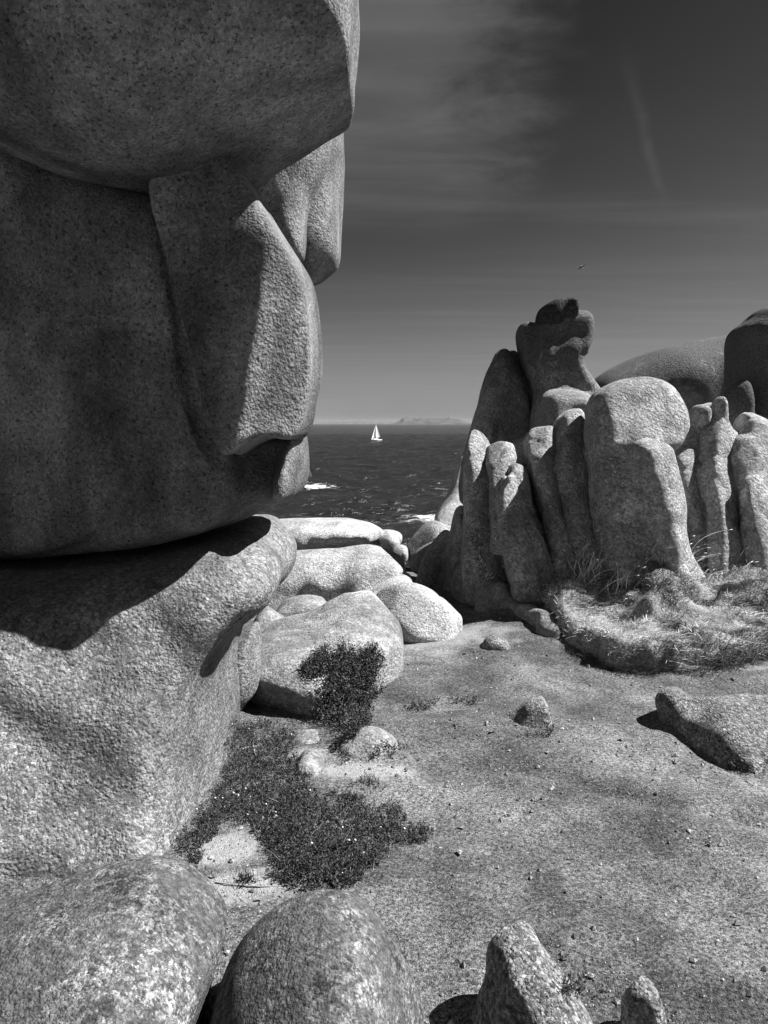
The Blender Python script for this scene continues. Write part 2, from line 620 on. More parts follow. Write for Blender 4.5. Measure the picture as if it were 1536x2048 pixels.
def earth_mat():
    m, t = new_mat('bank_earth')
    g = t.n('ShaderNodeNewGeometry').outputs['Position']
    n2 = t.noise(g, 9.0, 6.0, 0.7)
    n3 = t.noise(g, 50.0, 3.0, 0.6)
    c = t.math('MULTIPLY', t.ramp(n2, 0.3, 0.7, 0.6, 1.3), t.ramp(n3, 0.3, 0.7, 0.7, 1.2))
    return finish(t, m, t.math('MULTIPLY', c, 0.24), 0.95, t.math('ADD', n2, t.math('MULTIPLY', n3, 0.4)), 0.03, 1.0, 0.1)


M_EARTH = earth_mat()


def simple_mat(name, v, rough=0.7, spec=0.3, vary=0.0, scale=5.0, translucent=False):
    m, t = new_mat(name)
    col = grey(v)
    if vary:
        g = t.n('ShaderNodeNewGeometry').outputs['Position']
        col = t.math('MULTIPLY', t.ramp(t.noise(g, scale, 4.0), 0.3, 0.7, 1 - vary, 1 + vary), v)
    return finish(t, m, col, rough, spec=spec)


M_GRASS = simple_mat('dry_grass', 0.66, 0.7, 0.2, 0.45, 7.0)
M_GRASSDK = simple_mat('green_grass', 0.09, 0.7, 0.2, 0.5, 7.0)
M_HEATH = simple_mat('dark_ground_cover', 0.045, 0.6, 0.3, 0.55, 14.0)
M_TWIG = simple_mat('dead_stem', 0.28, 0.8, 0.2)
M_FLOWER = simple_mat('small_flower', 0.75, 0.8, 0.2)
M_SAIL = simple_mat('sail_cloth', 0.85, 0.7, 0.2)
M_HULL = simple_mat('hull_paint', 0.75, 0.4, 0.4)
M_DARK = simple_mat('dark_fittings', 0.03, 0.5, 0.4)
M_BIRD = simple_mat('dark_feather', 0.02, 0.8, 0.2)
M_BIRDW = simple_mat('pale_feather', 0.6, 0.8, 0.2)
M_ISLAND = simple_mat('island_turf_and_rock', 0.06, 0.9, 0.1, 0.5, 0.02)
M_COAST = simple_mat('low_shore_rock', 0.09, 0.9, 0.1, 0.4, 0.02)


def sea_mat():
    m, t = new_mat('sea_water')
    g = t.n('ShaderNodeNewGeometry').outputs['Position']
    at_ = t.n('ShaderNodeAttribute', attribute_name='foam').outputs['Fac']
    w1 = t.noise(t.mapping(g, (0.9, 1.5, 1)), 1.0, 5.0, 0.65, 0.3)
    w2 = t.noise(t.mapping(g, (0.13, 0.28, 1), (0, 0, 0.25)), 1.0, 4.0, 0.6)
    fm = t.noise(t.mapping(g, (0.45, 0.8, 1)), 1.0, 9.0, 0.75, 1.0)
    fo = t.ramp(t.math('ADD', fm, t.math('MULTIPLY', t.math('SUBTRACT', at_, 0.6), 0.46)), 0.52, 0.66)
    fo = t.math('MULTIPLY', fo, t.ramp(at_, 0.02, 0.15))
    cap = t.noise(t.mapping(g, (0.05, 0.16, 1), (0, 0, 0.1)), 1.0, 5.0, 0.62, 0.2)
    capf = t.ramp(t.math('ADD', cap, t.math('MULTIPLY', t.math('SUBTRACT', w1, 0.5), 0.12)), 0.735, 0.76)
    fo = t.math('MAXIMUM', fo, capf)
    col = t.mix(fo, 0.012, 0.72)
    rough = t.mix(fo, 0.22, 0.9)
    bh = t.math('ADD', t.math('MULTIPLY', w1, 0.45), w2)
    return finish(t, m, col, rough, bh, 0.8, 1.0, 0.35)


M_SEA = sea_mat()

# ------------------------------------------------------------------ ground
SEA_Z = -8.4


def ground_height(x, y):
    z = np.zeros_like(x)
    z += 0.035 * noise2(x, y, 0.8, 11) + 0.022 * noise2(x, y, 2.3, 12) + 0.010 * noise2(x, y, 7.0, 13) + 0.004 * noise2(x, y, 19.0, 14)
    # low rise in the middle, a worn hollow towards the right
    z += 0.05 * np.exp(-(((x - 0.55) / 0.8) ** 2 + ((y - 3.9) / 0.35) ** 2))
    z -= 0.05 * np.exp(-(((x - 0.9) / 0.35) ** 2 + ((y - 2.4) / 0.5) ** 2)) * 0.5
    # foot-worn line running across the sand
    ln = (y - 3.25) + 0.55 * (x - 1.0) + 0.08 * noise2(x, y, 1.7, 21)
    z -= 0.034 * np.exp(-(ln / 0.07) ** 2) * (x > 0.5) * np.clip((x - 0.5) / 0.3, 0, 1)
    # beyond the gap the land falls to the sea
    edge = 6.9 + 0.25 * (x < -0.2) * np.minimum(-0.2 - x, 4)
    d = np.maximum(y - edge, 0)
    z -= 0.10 * np.minimum(d, 3) + 0.42 * np.maximum(d - 3, 0)
    # the ground under the right-hand rocks stands higher
    r = np.clip((x - 0.8) / 0.6, 0, 1) * np.clip((y - 5.6) / 1.0, 0, 1)
    z += 0.25 * r
    zfl = SEA_Z - 4
    return np.maximum(z, zfl)


def ground_at(x, y):
    return float(ground_height(np.array([float(x)]), np.array([float(y)]))[0])


def stretch(lo, a, b, hi, step, n):
    mid = np.arange(a, b + step / 2, step)
    l = a - (np.geomspace(step, a - lo, n))
    r = b + (np.geomspace(step, hi - b, n))
    return np.concatenate((l[::-1], mid, r))


gx = stretch(-60, -2.2, 3.4, 60, 0.024, 45)
gy = stretch(-40, 1.3, 7.2, 70, 0.024, 55)
GX, GY = np.meshgrid(gx, gy, indexing='ij')
GZ = ground_height(GX, GY)
nx, ny = GX.shape
ii = np.arange(nx * ny).reshape(nx, ny)
gq = np.stack((ii[:-1, :-1], ii[1:, :-1], ii[1:, 1:], ii[:-1, 1:]), -1).reshape(-1, 4)
gv = np.stack((GX, GY, GZ), -1).reshape(-1, 3)
fine_spots = [(465, 1700, 0.16, 0.12), (470, 1790, 0.22, 0.10), (700, 1540, 0.25, 0.08), (620, 1500, 0.10, 0.1), (1500, 1335, 0.5, 0.12), (880, 1270, 0.5, 0.3)]
ground = tag(mesh_object('ground', gv, gq, M_SAND, base=(0, 0, 0)), 'pale coarse granite sand between the boulders', None, None, 'structure')

fv = np.zeros(GX.shape)
for (x_, y_, a_, b_) in fine_spots:
    q_ = on_level(x_, y_)
    e_ = ((GX - q_[0]) / a_) ** 2 + ((GY - q_[1]) / b_) ** 2 + 0.8 * noise2(GX, GY, 9, 71) + 0.5 * noise2(GX, GY, 26, 72)
    fv = np.maximum(fv, np.clip(1.5 - e_, 0, 1) * (0.9 if a_ < 0.4 else 0.6))
fat = ground.data.attributes.new('fine_sand', 'FLOAT', 'POINT')
fat.data.foreach_set('value', fv.ravel().astype(np.float32))

# ------------------------------------------------------------------ sea
ang = np.linspace(-0.75, 0.75, 420)
dist = np.concatenate((np.geomspace(28, 700, 520), np.geomspace(760, 11800, 60)))
A, Dm = np.meshgrid(ang, dist, indexing='ij')
SXX, SYY = np.tan(A) * Dm, Dm


def sea_height(x, y):
    z = 0.42 * noise2(x + 0.3 * y, y, 0.10, 31) + 0.30 * noise2(x * 0.55, y, 0.26, 32)
    z += 0.34 * noise2(x * 0.6 - 0.2 * y, y, 0.6, 33) + 0.17 * noise2(x * 0.7 + 0.3 * y, y, 1.3, 34)
    return z


fade = np.clip(1 - (Dm - 500) / 3000, 0.0, 1)
SZ = SEA_Z + sea_height(SXX, SYY) * fade
snx, sny = SXX.shape
si = np.arange(snx * sny).reshape(snx, sny)
sq = np.stack((si[:-1, :-1], si[1:, :-1], si[1:, 1:], si[:-1, 1:]), -1).reshape(-1, 4)
sea = mesh_object('sea', np.stack((SXX, SYY, SZ), -1).reshape(-1, 3), sq, M_SEA, base=(0, 28, SEA_Z))
foam = np.zeros_like(SXX)


def foam_patch(x, y, rx, ry, s=1.0):
    p = on_level(x, y, SEA_Z)
    global foam
    e = np.exp(-(((SXX - p[0]) / rx) ** 2 + ((SYY - p[1]) / ry) ** 2))
    foam = np.maximum(foam, e * s)


foam_patch(618, 972, 5.0, 9.0, 1.0)
foam_patch(655, 974, 7.0, 8.0, 0.62)
foam_patch(700, 968, 6.0, 5.0, 0.4)
foam_patch(880, 1035, 5.0, 5.0, 0.95)
foam_patch(850, 1042, 5.0, 3.5, 0.7)
foam_patch(790, 1028, 6.0, 3.0, 0.45)
foam_patch(740, 1022, 6.0, 2.0, 0.35)
fa = sea.data.attributes.new('foam', 'FLOAT', 'POINT')
fa.data.foreach_set('value', foam.ravel().astype(np.float32))
tag(sea, 'dark choppy sea with breaking foam', None, None, 'structure')

# ------------------------------------------------------------------ the rock tower on the left
rock('overhanging_block', 'huge shaded granite block overhanging at the top of the stacked tower',
     lobe([(-350, -700), (300, -740), (655, -700), (716, -300), (726, 0), (718, 80), (720, 125), (717, 150), (700, 168), (605, 224), (500, 284),
           (430, 330), (370, 358), (300, 366), (230, 358), (150, 340), (80, 315), (0, 276), (-200, 210), (-350, 160)],
          3.02, 0.55, 0.24, 2.6, (-0.05, -0.22), back=0.75), M_TOWER, h=0.018, cat='boulder', zmin=0.5, warp=0.02)

rock('hanging_block', 'narrow block hanging like a nose below the top block, lit edge against sky',
     lobe([(590, 300), (625, 160), (680, 160), (682, 300), (676, 400), (682, 480), (683, 520), (676, 532), (634, 566), (626, 566), (612, 540),
           (598, 510), (602, 460), (592, 400)], 4.7, 0.30, 0.09, 3.0, (0.45, 0), smooth=1), M_TOWER, cat='boulder', zmin=0.5, warp=0.02)

rock('knobbly_block', 'small knobbly grey block wedged under the top block, hollowed and cracked',
     [lobe([(400, 390), (430, 330), (520, 280), (600, 240), (650, 225), (655, 270), (640, 320), (618, 375), (592, 415), (560, 440),
            (520, 440), (460, 415)], 4.3, 0.35, 0.16, 2.2),
      lobe([(520, 420), (560, 380), (600, 400), (600, 440), (603, 490), (598, 525), (575, 510), (545, 470)], 4.25, 0.22, 0.09)],
     M_TOWER, cat='boulder', zmin=0.5,
     grooves=[([at(425, 375, 3.98), at(470, 405, 3.96), at(500, 412, 4.0)], 0.04, 0.05)])

wA, wB = at(543, 470, 2.95), at(468, 915, 2.95)
rock('wedge_block', 'tall wedge shaped block with shaded front and sunlit rough right side',
     lobe([(318, 290), (420, 295), (500, 350), (548, 440), (585, 505), (612, 560), (620, 640), (628, 700), (630, 770), (622, 800),
           (616, 850), (602, 882), (580, 893), (540, 882), (508, 897), (466, 930), (444, 905), (420, 850), (406, 770), (390, 700),
           (370, 640), (350, 560), (326, 480), (312, 410)], 3.25, 0.50, 0.10, 4.0,
          planes=[(wA, wB, (1, 1.0, 0.0), 0.02), (wA, wB, (1, -0.24, 0.0), 0.02), (at(330, 440, 2.98), at(520, 440, 2.98), (0, 0.42, 1), 0.05)], back=0.55), M_TOWER, h=0.015, cat='boulder', zmin=0.3, warp=0.02)

rock('shaded_block', 'broad smooth shaded block forming the middle of the tower, lip jutting right',
     [lobe([(-350, 250), (0, 270), (150, 340), (280, 400), (400, 440), (430, 560), (450, 640), (465, 720), (475, 800), (480, 860),
            (482, 915), (490, 950), (490, 1000), (450, 1052), (330, 1085), (200, 1106), (0, 1116), (-350, 1130)],
           3.66, 0.36, 0.18, 2.8, (-0.20, 0.0), back=0.9),
      lobe([(380, 900), (440, 935), (500, 945), (560, 900), (598, 893), (604, 940), (590, 980), (560, 1005), (510, 1028),
            (430, 1050), (350, 1064)], 3.95, 0.34, 0.13, 2.2),
      lobe([(548, 985), (566, 930), (576, 870), (592, 850), (606, 865), (607, 930), (598, 975), (575, 1000)], 3.70, 0.36, 0.06, back=0.5),
      lobe([(430, 860), (560, 850), (596, 855), (600, 940), (588, 985), (440, 1000)], 3.78, 0.22, 0.08, back=0.6)],
     M_TOWER, h=0.016, cat='boulder', blend=0.08, zmin=0.3, cracks=[(0.9, 0.6, 0.03, 0.02)],
     grooves=[([at(x_, y_, Y_) for x_, y_, Y_ in ((285, 345, 3.19), (296, 385, 3.19), (306, 420, 3.19), (322, 480, 3.19), (338, 540, 3.19), (353, 600, 3.20), (362, 650, 3.21), (373, 700, 3.24), (387, 760, 3.25), (403, 820, 3.27), (421, 882, 3.27), (455, 932, 3.27), (500, 932, 3.29))], 0.048, 0.015)])

rock('lower_boulder', 'big weathered boulder under the tower, half sunlit with a square shadow',
     lobe([(-350, 1112), (0, 1110), (200, 1096), (350, 1072), (450, 1050), (512, 1041), (560, 1068), (585, 1105), (575, 1150),
           (540, 1190), (498, 1226), (466, 1275), (446, 1330), (446, 1420), (440, 1520), (432, 1640), (420, 1800), (-350, 1900)],
          3.64, 0.85, 0.20, 3.0, (0.20, 0.55), back=0.7, smooth=1), M_LOWER, h=0.016, cat='boulder', blend=0.26, warp=0.02, amps=((1.6, 0.035), (4.5, 0.016), (11, 0.006)))

rock('prop_rock', 'narrow shaded rock tucked behind the lower boulder, propping its edge',
     lobe([(430, 1290), (480, 1258), (522, 1232), (530, 1300), (527, 1370), (500, 1400), (482, 1430), (460, 1470), (430, 1480)],
          4.25, 0.35, 0.12), M_LOWER, cat='rock', facets=(5, 0.1), cracks=[(2.5, 0.6, 0.05, 0.03)])

rock('near_boulder', 'lichen speckled boulder in the bottom corner under the tower',
     lobe([(-300, 1940), (-100, 1878), (0, 1834), (100, 1792), (200, 1764), (290, 1752), (345, 1762), (400, 1794), (440, 1834),
           (468, 1880), (448, 1940), (430, 2020), (420, 2200), (400, 2700), (-300, 2700)], 1.95, 0.60, 0.26, 2.3, back=0.30),
     M_NEAR, h=0.010, cat='boulder')
rock('rounded_boulder', 'rounded lichen speckled boulder at the bottom edge, beside the dark crevice',
     lobe([(402, 2080), (428, 1985), (470, 1905), (530, 1848), (600, 1814), (680, 1808), (730, 1828), (770, 1874), (800, 1932),
           (822, 2000), (836, 2070), (850, 2500), (400, 2500)], 1.92, 0.50, 0.28, 2.2, back=0.22), M_NEAR, h=0.010, cat='boulder')

# ------------------------------------------------------------------ stones lying on the sand
rock('pointed_stone', 'pointed stone at the bottom edge with a black shadow beside it',
     [lobe([(930, 2130), (955, 2020), (972, 1930), (988, 1884), (1030, 1864), (1076, 1868), (1096, 1908), (1136, 1950),
            (1165, 1985), (1190, 2030), (1200, 2300), (920, 2300)], 1.88, 0.20, 0.075, 2.3, (0.0, 0.15), back=0.10, smooth=1),
      lobe([(1010, 2060), (1060, 2015), (1120, 2005), (1170, 2020), (1200, 2080), (1200, 2300), (1010, 2300)], 1.74, 0.10, 0.07)],
     M_SMALL, h=0.008, blend=0.05, amps=((2, 0.01), (6, 0.016), (14, 0.014), (34, 0.006)), facets=(4, 0.05), warp=0.015)
rock('knob_stone', 'small pale rounded stone near the bottom edge of the sand',
     lobe([(1254, 2040), (1262, 1990), (1285, 1970), (1312, 1978), (1328, 2010), (1332, 2060), (1326, 2200), (1252, 2200)],
          1.84, 0.07, 0.06), M_SMALL, h=0.007, amps=((4, 0.01), (12, 0.012), (30, 0.004)), facets=(5, 0.08))
rock('tilted_stone', 'small pointed stone half buried in the middle of the sand',
     lobe([(1000, 1475), (1014, 1446), (1044, 1410), (1070, 1391), (1090, 1387), (1099, 1402), (1103, 1440), (1113, 1470),
           (1100, 1530), (1005, 1530)], 4.0, 0.15, 0.10), M_SMALL, h=0.011, amps=((3, 0.02), (8, 0.022), (20, 0.010)), facets=(4, 0.08))
rock('long_stone', 'long half buried stone by the frame edge below the grassy bank',
     [lobe([(1318, 1430), (1330, 1398), (1350, 1384), (1385, 1388), (1400, 1420), (1390, 1480), (1320, 1480)], 4.05, 0.14, 0.09),
      lobe([(1375, 1450), (1400, 1412), (1450, 1400), (1540, 1406), (1700, 1414), (1780, 1500), (1750, 1640), (1400, 1600)],
           3.80, 0.36, 0.22, 2.0, (0.0, 0.4))],
     M_SMALL, h=0.014, blend=0.06, amps=((2, 0.03), (6, 0.04), (14, 0.020)), facets=(4, 0.07))
rock('flat_stone', 'tiny dark flat stone on the sand before the earth mound',
     lobe([(962, 1290), (972, 1273), (990, 1269), (1010, 1278), (1022, 1290), (1015, 1310), (965, 1310)], 5.45, 0.10, 0.05),
     M_SMALL, h=0.012)

# ------------------------------------------------------------------ boulders between the tower and the sea
rock('sloping_boulder', 'sloping grey boulder in the gap with dark plants growing over its side',
     [lobe([(505, 1300), (560, 1292), (630, 1300), (685, 1325), (672, 1360), (662, 1395), (640, 1414), (600, 1428), (555, 1416),
            (532, 1388), (512, 1340)], 4.5, 0.38, 0.16, 2.4, (0.0, 0.3)),
      lobe([(440, 1275), (520, 1258), (590, 1250), (632, 1238), (664, 1212), (706, 1196), (745, 1196), (776, 1214), (800, 1245), (806, 1275), (810, 1360),
            (640, 1380), (460, 1360)], 5.2, 0.60, 0.20, 2.2, (0.0, 0.9), back=0.35)],
     M_PALE, h=0.018, blend=0.25, warp=0.02, facets=(8, 0.06), amps=((1.6, 0.015), (5, 0.025), (14, 0.010)))
rock('bright_boulder', 'smooth sunlit boulder where the sand ends, right of the sloping boulder',
     lobe([(745, 1200), (775, 1176), (830, 1168), (880, 1184), (912, 1220), (940, 1245), (900, 1290), (800, 1290), (755, 1250)],
          5.95, 0.40, 0.22), M_SLAB, h=0.024, facets=(7, 0.08), cracks=[(1.5, 0.8, 0.03, 0.02)], amps=((1.6, 0.02), (5, 0.025), (12, 0.01)))
rock('thin_slab', 'thin pale slab edge resting on the bright boulder in the gap',
     lobe([(700, 1195), (740, 1170), (775, 1156), (815, 1152), (830, 1165), (810, 1185), (750, 1205)], 6.75, 0.35, 0.10),
     M_SLAB, h=0.026)
rock('broad_boulder', 'broad mottled boulder beneath the long flat slab near the water',
     lobe([(430, 1130), (560, 1108), (640, 1104), (700, 1098), (740, 1091), (790, 1110), (825, 1140), (838, 1160), (830, 1178),
           (770, 1200), (700, 1240), (600, 1280), (430, 1280)], 7.1, 0.55, 0.24), M_SLAB, h=0.028, facets=(8, 0.06), warp=0.015, amps=((1.6, 0.012), (5, 0.022), (11, 0.012)))
rock('long_slab', 'long flat sunlit slab lying in front of the sea with shadow beneath',
     lobe([(470, 1035), (560, 1040), (640, 1038), (700, 1036), (740, 1045), (766, 1062), (773, 1072), (745, 1082), (690, 1085),
           (640, 1092), (590, 1100), (540, 1098), (480, 1080)], 10.0, 0.6, 0.2), M_SLAB, h=0.03, facets=(6, 0.04), warp=0.015, amps=((1.6, 0.012), (5, 0.018), (11, 0.012)))
rock('gap_rock', 'pale rock in the gap just behind the prop rock',
     lobe([(500, 1260), (515, 1222), (540, 1210), (562, 1230), (575, 1260), (560, 1300), (500, 1300)], 5.7, 0.3, 0.12), M_PALE, h=0.022, facets=(5, 0.1))
rock('gap_rock', 'low grey rock in the gap behind the sloping boulder',
     lobe([(540, 1230), (555, 1200), (600, 1190), (650, 1195), (680, 1215), (660, 1260), (550, 1270)], 6.1, 0.35, 0.12), M_PALE, h=0.022, facets=(5, 0.1))
for i, (pl, Y, lab) in enumerate((
        ([(745, 1075), (765, 1060), (800, 1062), (806, 1075), (797, 1095), (750, 1100)], 10.4, 'farthest small pale rock past the end of the long slab'),
        ([(760, 1090), (778, 1072), (795, 1076), (803, 1092), (795, 1110), (760, 1115)], 9.9, 'middle small pale rock touching the end of the long slab'),
        ([(780, 1100), (795, 1086), (812, 1088), (823, 1100), (815, 1125), (785, 1125)], 9.4, 'round cracked small rock between broad boulder and dark cliff foot'))):
    rock('shore_rock', lab, lobe(pl, Y, 0.3, 0.14), M_SLAB, h=0.026, facets=(5, 0.08), group='small rocks at the end of the slab', zmin=-0.8)
for lab, pl, Y in (('half buried stone with dark tuft beside it, below the sloping boulder', [(668, 1490), (690, 1460), (722, 1446), (760, 1452), (800, 1474), (830, 1500), (740, 1560), (680, 1540)], 3.72),
                   ('flat cracked stone among plants below the sloping boulder', [(575, 1470), (600, 1454), (645, 1452), (670, 1470), (672, 1500), (600, 1540), (575, 1520)], 3.85),
                   ('bright low stone edged by dark ground cover', [(590, 1510), (605, 1488), (635, 1483), (660, 1500), (668, 1530), (600, 1560)], 3.55),
                   ('low wide stone barely showing above the middle sand', [(780, 1480), (820, 1436), (870, 1419), (930, 1411), (990, 1424), (1000, 1470), (900, 1520), (800, 1520)], 4.1)):
    rock('buried_stone', lab, lobe([(a_, b_ + 14) for a_, b_ in pl], Y, 0.22, 0.16, back=0.12), M_SMALL if Y > 4 else M_PALE, h=0.013, facets=(4, 0.07), amps=((2, 0.03), (6, 0.025), (16, 0.008)), group='stones half buried in the sand')

# ------------------------------------------------------------------ the rock formation on the right
FS = dict(amps=((1.8, 0.014), (5, 0.016), (11, 0.009)), warp=0.03, cracks=[])
FN = dict(amps=((1.8, 0.016), (5, 0.018), (11, 0.010)), warp=0.035, cracks=[(1.6, 0.35, 0.07, 0.05), (2.6, 1.2, 0.03, 0.02)])
rock('dome_rock', 'broad dark dome of rock behind the right formation',
     lobe([(1120, 950), (1150, 840), (1188, 762), (1230, 732), (1280, 706), (1330, 689), (1400, 676), (1470, 668), (1560, 680),
           (1640, 720), (1700, 850), (1700, 1000)], 12.6, 1.2, 0.7), M_FORMDK, h=0.045, cat='boulder')
rock('core_rock', 'shaded rock mass at the heart of the right formation behind its fins',
     [lobe([(935, 1010), (985, 900), (1060, 850), (1200, 850), (1390, 870), (1530, 890), (1560, 950), (1570, 1250), (900, 1250)],
           8.2, 0.5, 0.2),
      lobe([(925, 1230), (940, 1060), (985, 1000), (1060, 985), (1130, 1000), (1190, 1040), (1215, 1230)], 7.1, 0.35, 0.25, 2.2, (0.1, 0.25), back=0.9),
      lobe([(1350, 1230), (1370, 960), (1420, 930), (1500, 950), (1560, 1000), (1590, 1230)], 7.2, 0.30, 0.25, 2.2, (0.1, 0.25), back=0.9)],
     M_FORM, h=0.032, zmin=-0.6, **FN)
rock('rock_tower', 'tall chess piece shaped rock tower with narrow neck on the right formation',
     [lobe([(1066, 830), (1062, 740), (1061, 700), (1070, 660), (1077, 632), (1100, 620), (1150, 620), (1173, 624), (1184, 640),
            (1182, 680), (1172, 714), (1160, 716), (1166, 738), (1185, 768), (1202, 795), (1210, 860), (1080, 880)], 8.2, 0.34, 0.12, 2.6, smooth=1),
      lobe([(1030, 668), (1042, 644), (1062, 641), (1075, 655), (1074, 700), (1080, 760), (1066, 790), (1048, 760), (1036, 710)],
           8.3, 0.22, 0.08),
      lobe([(1060, 900), (1064, 830), (1076, 798), (1098, 783), (1140, 783), (1182, 798), (1204, 830), (1190, 960), (1060, 960)], 7.85, 0.5, 0.15)],
     M_FORMDK, h=0.028, blend=0.05, **FS,
     grooves=[([at(1138, 705, 7.83), at(1125, 740, 7.8), at(1122, 780, 7.6)], 0.012, 0.03),
              ([at(1172, 690, 7.98), at(1184, 694, 8.05)], 0.03, 0.03)])
rock('cap_stone', 'small black cap stone on top of the tall rock tower',
     lobe([(1076, 655), (1077, 620), (1095, 604), (1126, 597), (1145, 600), (1152, 625), (1151, 645), (1112, 660)], 8.12, 0.34, 0.05, 3.5, smooth=1),
     granite('granite_black_lichen', 0.045, 45, 0.3, 0.3, bump=0.02), h=0.024, warp=0.01, amps=((5, 0.012), (11, 0.008)))
rock('leaning_pillar', 'dark leaning pillar left of the tall rock tower, seen against the sky',
     [lobe([(982, 745), (994, 712), (1015, 695), (1036, 700), (1052, 760), (1066, 800), (1066, 900), (1040, 1000), (960, 1010),
            (925, 990), (944, 900), (955, 850), (972, 800)], 8.35, 0.38, 0.18, 1.8, (0.5, 0.1), smooth=1, grow=0.05),
      lobe([(955, 850), (975, 825), (990, 840), (985, 880), (975, 910), (960, 890)], 8.0, 0.2, 0.06)], M_FORMDK, h=0.026, facets=(7, 0.06), **FN)
FINS = [
    ('dark smooth fin at the left foot of the right formation', [(932, 960), (940, 900), (952, 868), (975, 878), (992, 920), (1000, 1000), (1002, 1060), (1012, 1130), (1024, 1200), (938, 1200), (930, 1100), (932, 1000)], 7.1, 0.32, 0.11),
    ('stubby bright topped fin below the leaning pillar', [(978, 930), (986, 896), (1000, 887), (1021, 892), (1026, 920), (1016, 950), (1030, 1100), (990, 1100), (984, 1000)], 7.0, 0.25, 0.07),
    ('thin finger fin with a small sunlit tip', [(998, 1000), (1004, 978), (1015, 957), (1026, 962), (1034, 1000), (1048, 1050), (1066, 1100), (1076, 1190), (1040, 1190), (1020, 1100), (1004, 1040)], 6.6, 0.22, 0.07),
    ('taller finger fin with a sunlit flat tip, second of the finger pair', [(1016, 960), (1020, 940), (1032, 931), (1046, 936), (1054, 970), (1064, 1010), (1084, 1060), (1104, 1110), (1116, 1190), (1064, 1190), (1048, 1100), (1032, 1040), (1020, 990)], 6.75, 0.25, 0.08),
    ('narrow fin with sunlit shoulder below the tall tower', [(1062, 890), (1075, 862), (1105, 860), (1117, 880), (1112, 930), (1118, 1000), (1134, 1060), (1154, 1110), (1164, 1190), (1110, 1190), (1094, 1090), (1080, 1020), (1068, 950)], 6.85, 0.27, 0.09),
    ('rounded fin with pale lichen top leaning on the big boulder', [(1113, 880), (1125, 842), (1145, 823), (1172, 822), (1188, 850), (1194, 950), (1200, 1050), (1206, 1190), (1160, 1190), (1140, 1050), (1125, 980), (1113, 930)], 6.9, 0.3, 0.11),
    ('slim fin directly right of the big boulder column', [(1360, 920), (1378, 878), (1392, 862), (1406, 852), (1414, 880), (1422, 940), (1432, 1020), (1444, 1100), (1456, 1190), (1395, 1190), (1385, 1080), (1375, 1000), (1364, 960)], 7.1, 0.26, 0.09),
    ('bright pointed fin standing between two dark clefts', [(1408, 860), (1417, 830), (1430, 821), (1441, 845), (1452, 868), (1476, 880), (1482, 892), (1472, 908), (1464, 935), (1462, 980), (1462, 1040), (1474, 1100), (1486, 1190), (1440, 1190), (1430, 1080), (1418, 990), (1410, 920)], 7.0, 0.28, 0.09),
    ('shaded fin in the cleft beside the bright pointed fin', [(1458, 945), (1465, 914), (1484, 908), (1494, 960), (1506, 1040), (1520, 1190), (1475, 1190), (1462, 1040)], 7.15, 0.25, 0.08),
    ('wide bright fin cut by the frame edge', [(1484, 920), (1490, 890), (1505, 884), (1512, 860), (1517, 840), (1532, 833), (1556, 842), (1570, 890), (1585, 960), (1590, 1190), (1516, 1190), (1502, 1060), (1488, 980)], 6.9, 0.32, 0.13),
]
for k_, (lab, pl, Y, T, R) in enumerate(FINS):
    shape = dict(T=0.20, p=1.7, tilt=(0.50, 0.50)) if k_ < 6 else dict(T=0.16, p=1.9, tilt=(0.55, 0.50))
    rock('rock_fin', lab, lobe(pl, Y - 0.12, R=R * 1.4, smooth=0, grow=0.04 if k_ < 6 else 0.065, back=0.6, **shape), M_FORM, h=0.022, facets=(7, 0.07), group='upright fins of the right rock formation', zmin=-0.3, **FN)
rock('head_boulder', 'great rounded boulder with lichen crust sitting on the fluted column',
     lobe([(1184, 870), (1186, 815), (1200, 785), (1236, 762), (1285, 754), (1325, 764), (1348, 790), (1364, 830), (1372, 860),
           (1362, 885), (1345, 912), (1270, 920), (1196, 912), (1186, 895)], 6.55, 0.36, 0.15, 2.4, (0.35, 0.25), back=0.5),
     M_FORM, h=0.024, cat='boulder', zmin=0.3, **FS)
rock('fluted_column', 'fluted rock column under the great rounded boulder',
     [lobe([(1180, 870), (1272, 870), (1286, 960), (1300, 1040), (1316, 1110), (1330, 1210), (1235, 1210), (1205, 1120), (1190, 1040),
            (1180, 960)], 6.45, 0.30, 0.16, 2.4, (0.15, 0.15), back=0.5, grow=0.02),
      lobe([(1240, 870), (1330, 870), (1336, 930), (1358, 1000), (1352, 1050), (1366, 1110), (1392, 1150), (1420, 1210), (1315, 1210),
            (1300, 1110), (1288, 1030), (1262, 960)], 6.40, 0.34, 0.22, 1.6, (0.6, 0.2), back=0.5, grow=0.05)], M_FORM, h=0.024, blend=0.05, **FN)
rock('perched_stone', 'small stone perched in the notch right of the great boulder',
     lobe([(1378, 850), (1383, 830), (1392, 812), (1409, 811), (1412, 835), (1400, 860)], 7.2, 0.18, 0.07), M_FORM, h=0.024)
rock('perched_stone', 'small upright stone perched against the dark pillar',
     lobe([(1420, 850), (1426, 812), (1440, 793), (1451, 789), (1455, 840), (1448, 870)], 7.15, 0.18, 0.07), M_FORM, h=0.024)
rock('dark_pillar', 'tall dark rock pillar cut by the frame edge',
     [lobe([(1468, 720), (1472, 670), (1482, 654), (1502, 640), (1516, 620), (1538, 611), (1580, 600), (1640, 620), (1650, 900),
            (1640, 1150), (1510, 1150), (1490, 880), (1476, 800)], 9.4, 0.55, 0.2),
      lobe([(1446, 830), (1452, 800), (1468, 772), (1494, 756), (1505, 880), (1485, 900), (1456, 880)], 8.9, 0.25, 0.1)],
     granite('granite_dark_pillar', 0.13, 45, 0.3, 0.4, dark=0.8, dark_z=(1.2, 2.3), bump=0.02), h=0.03, cat='rock', **FS)
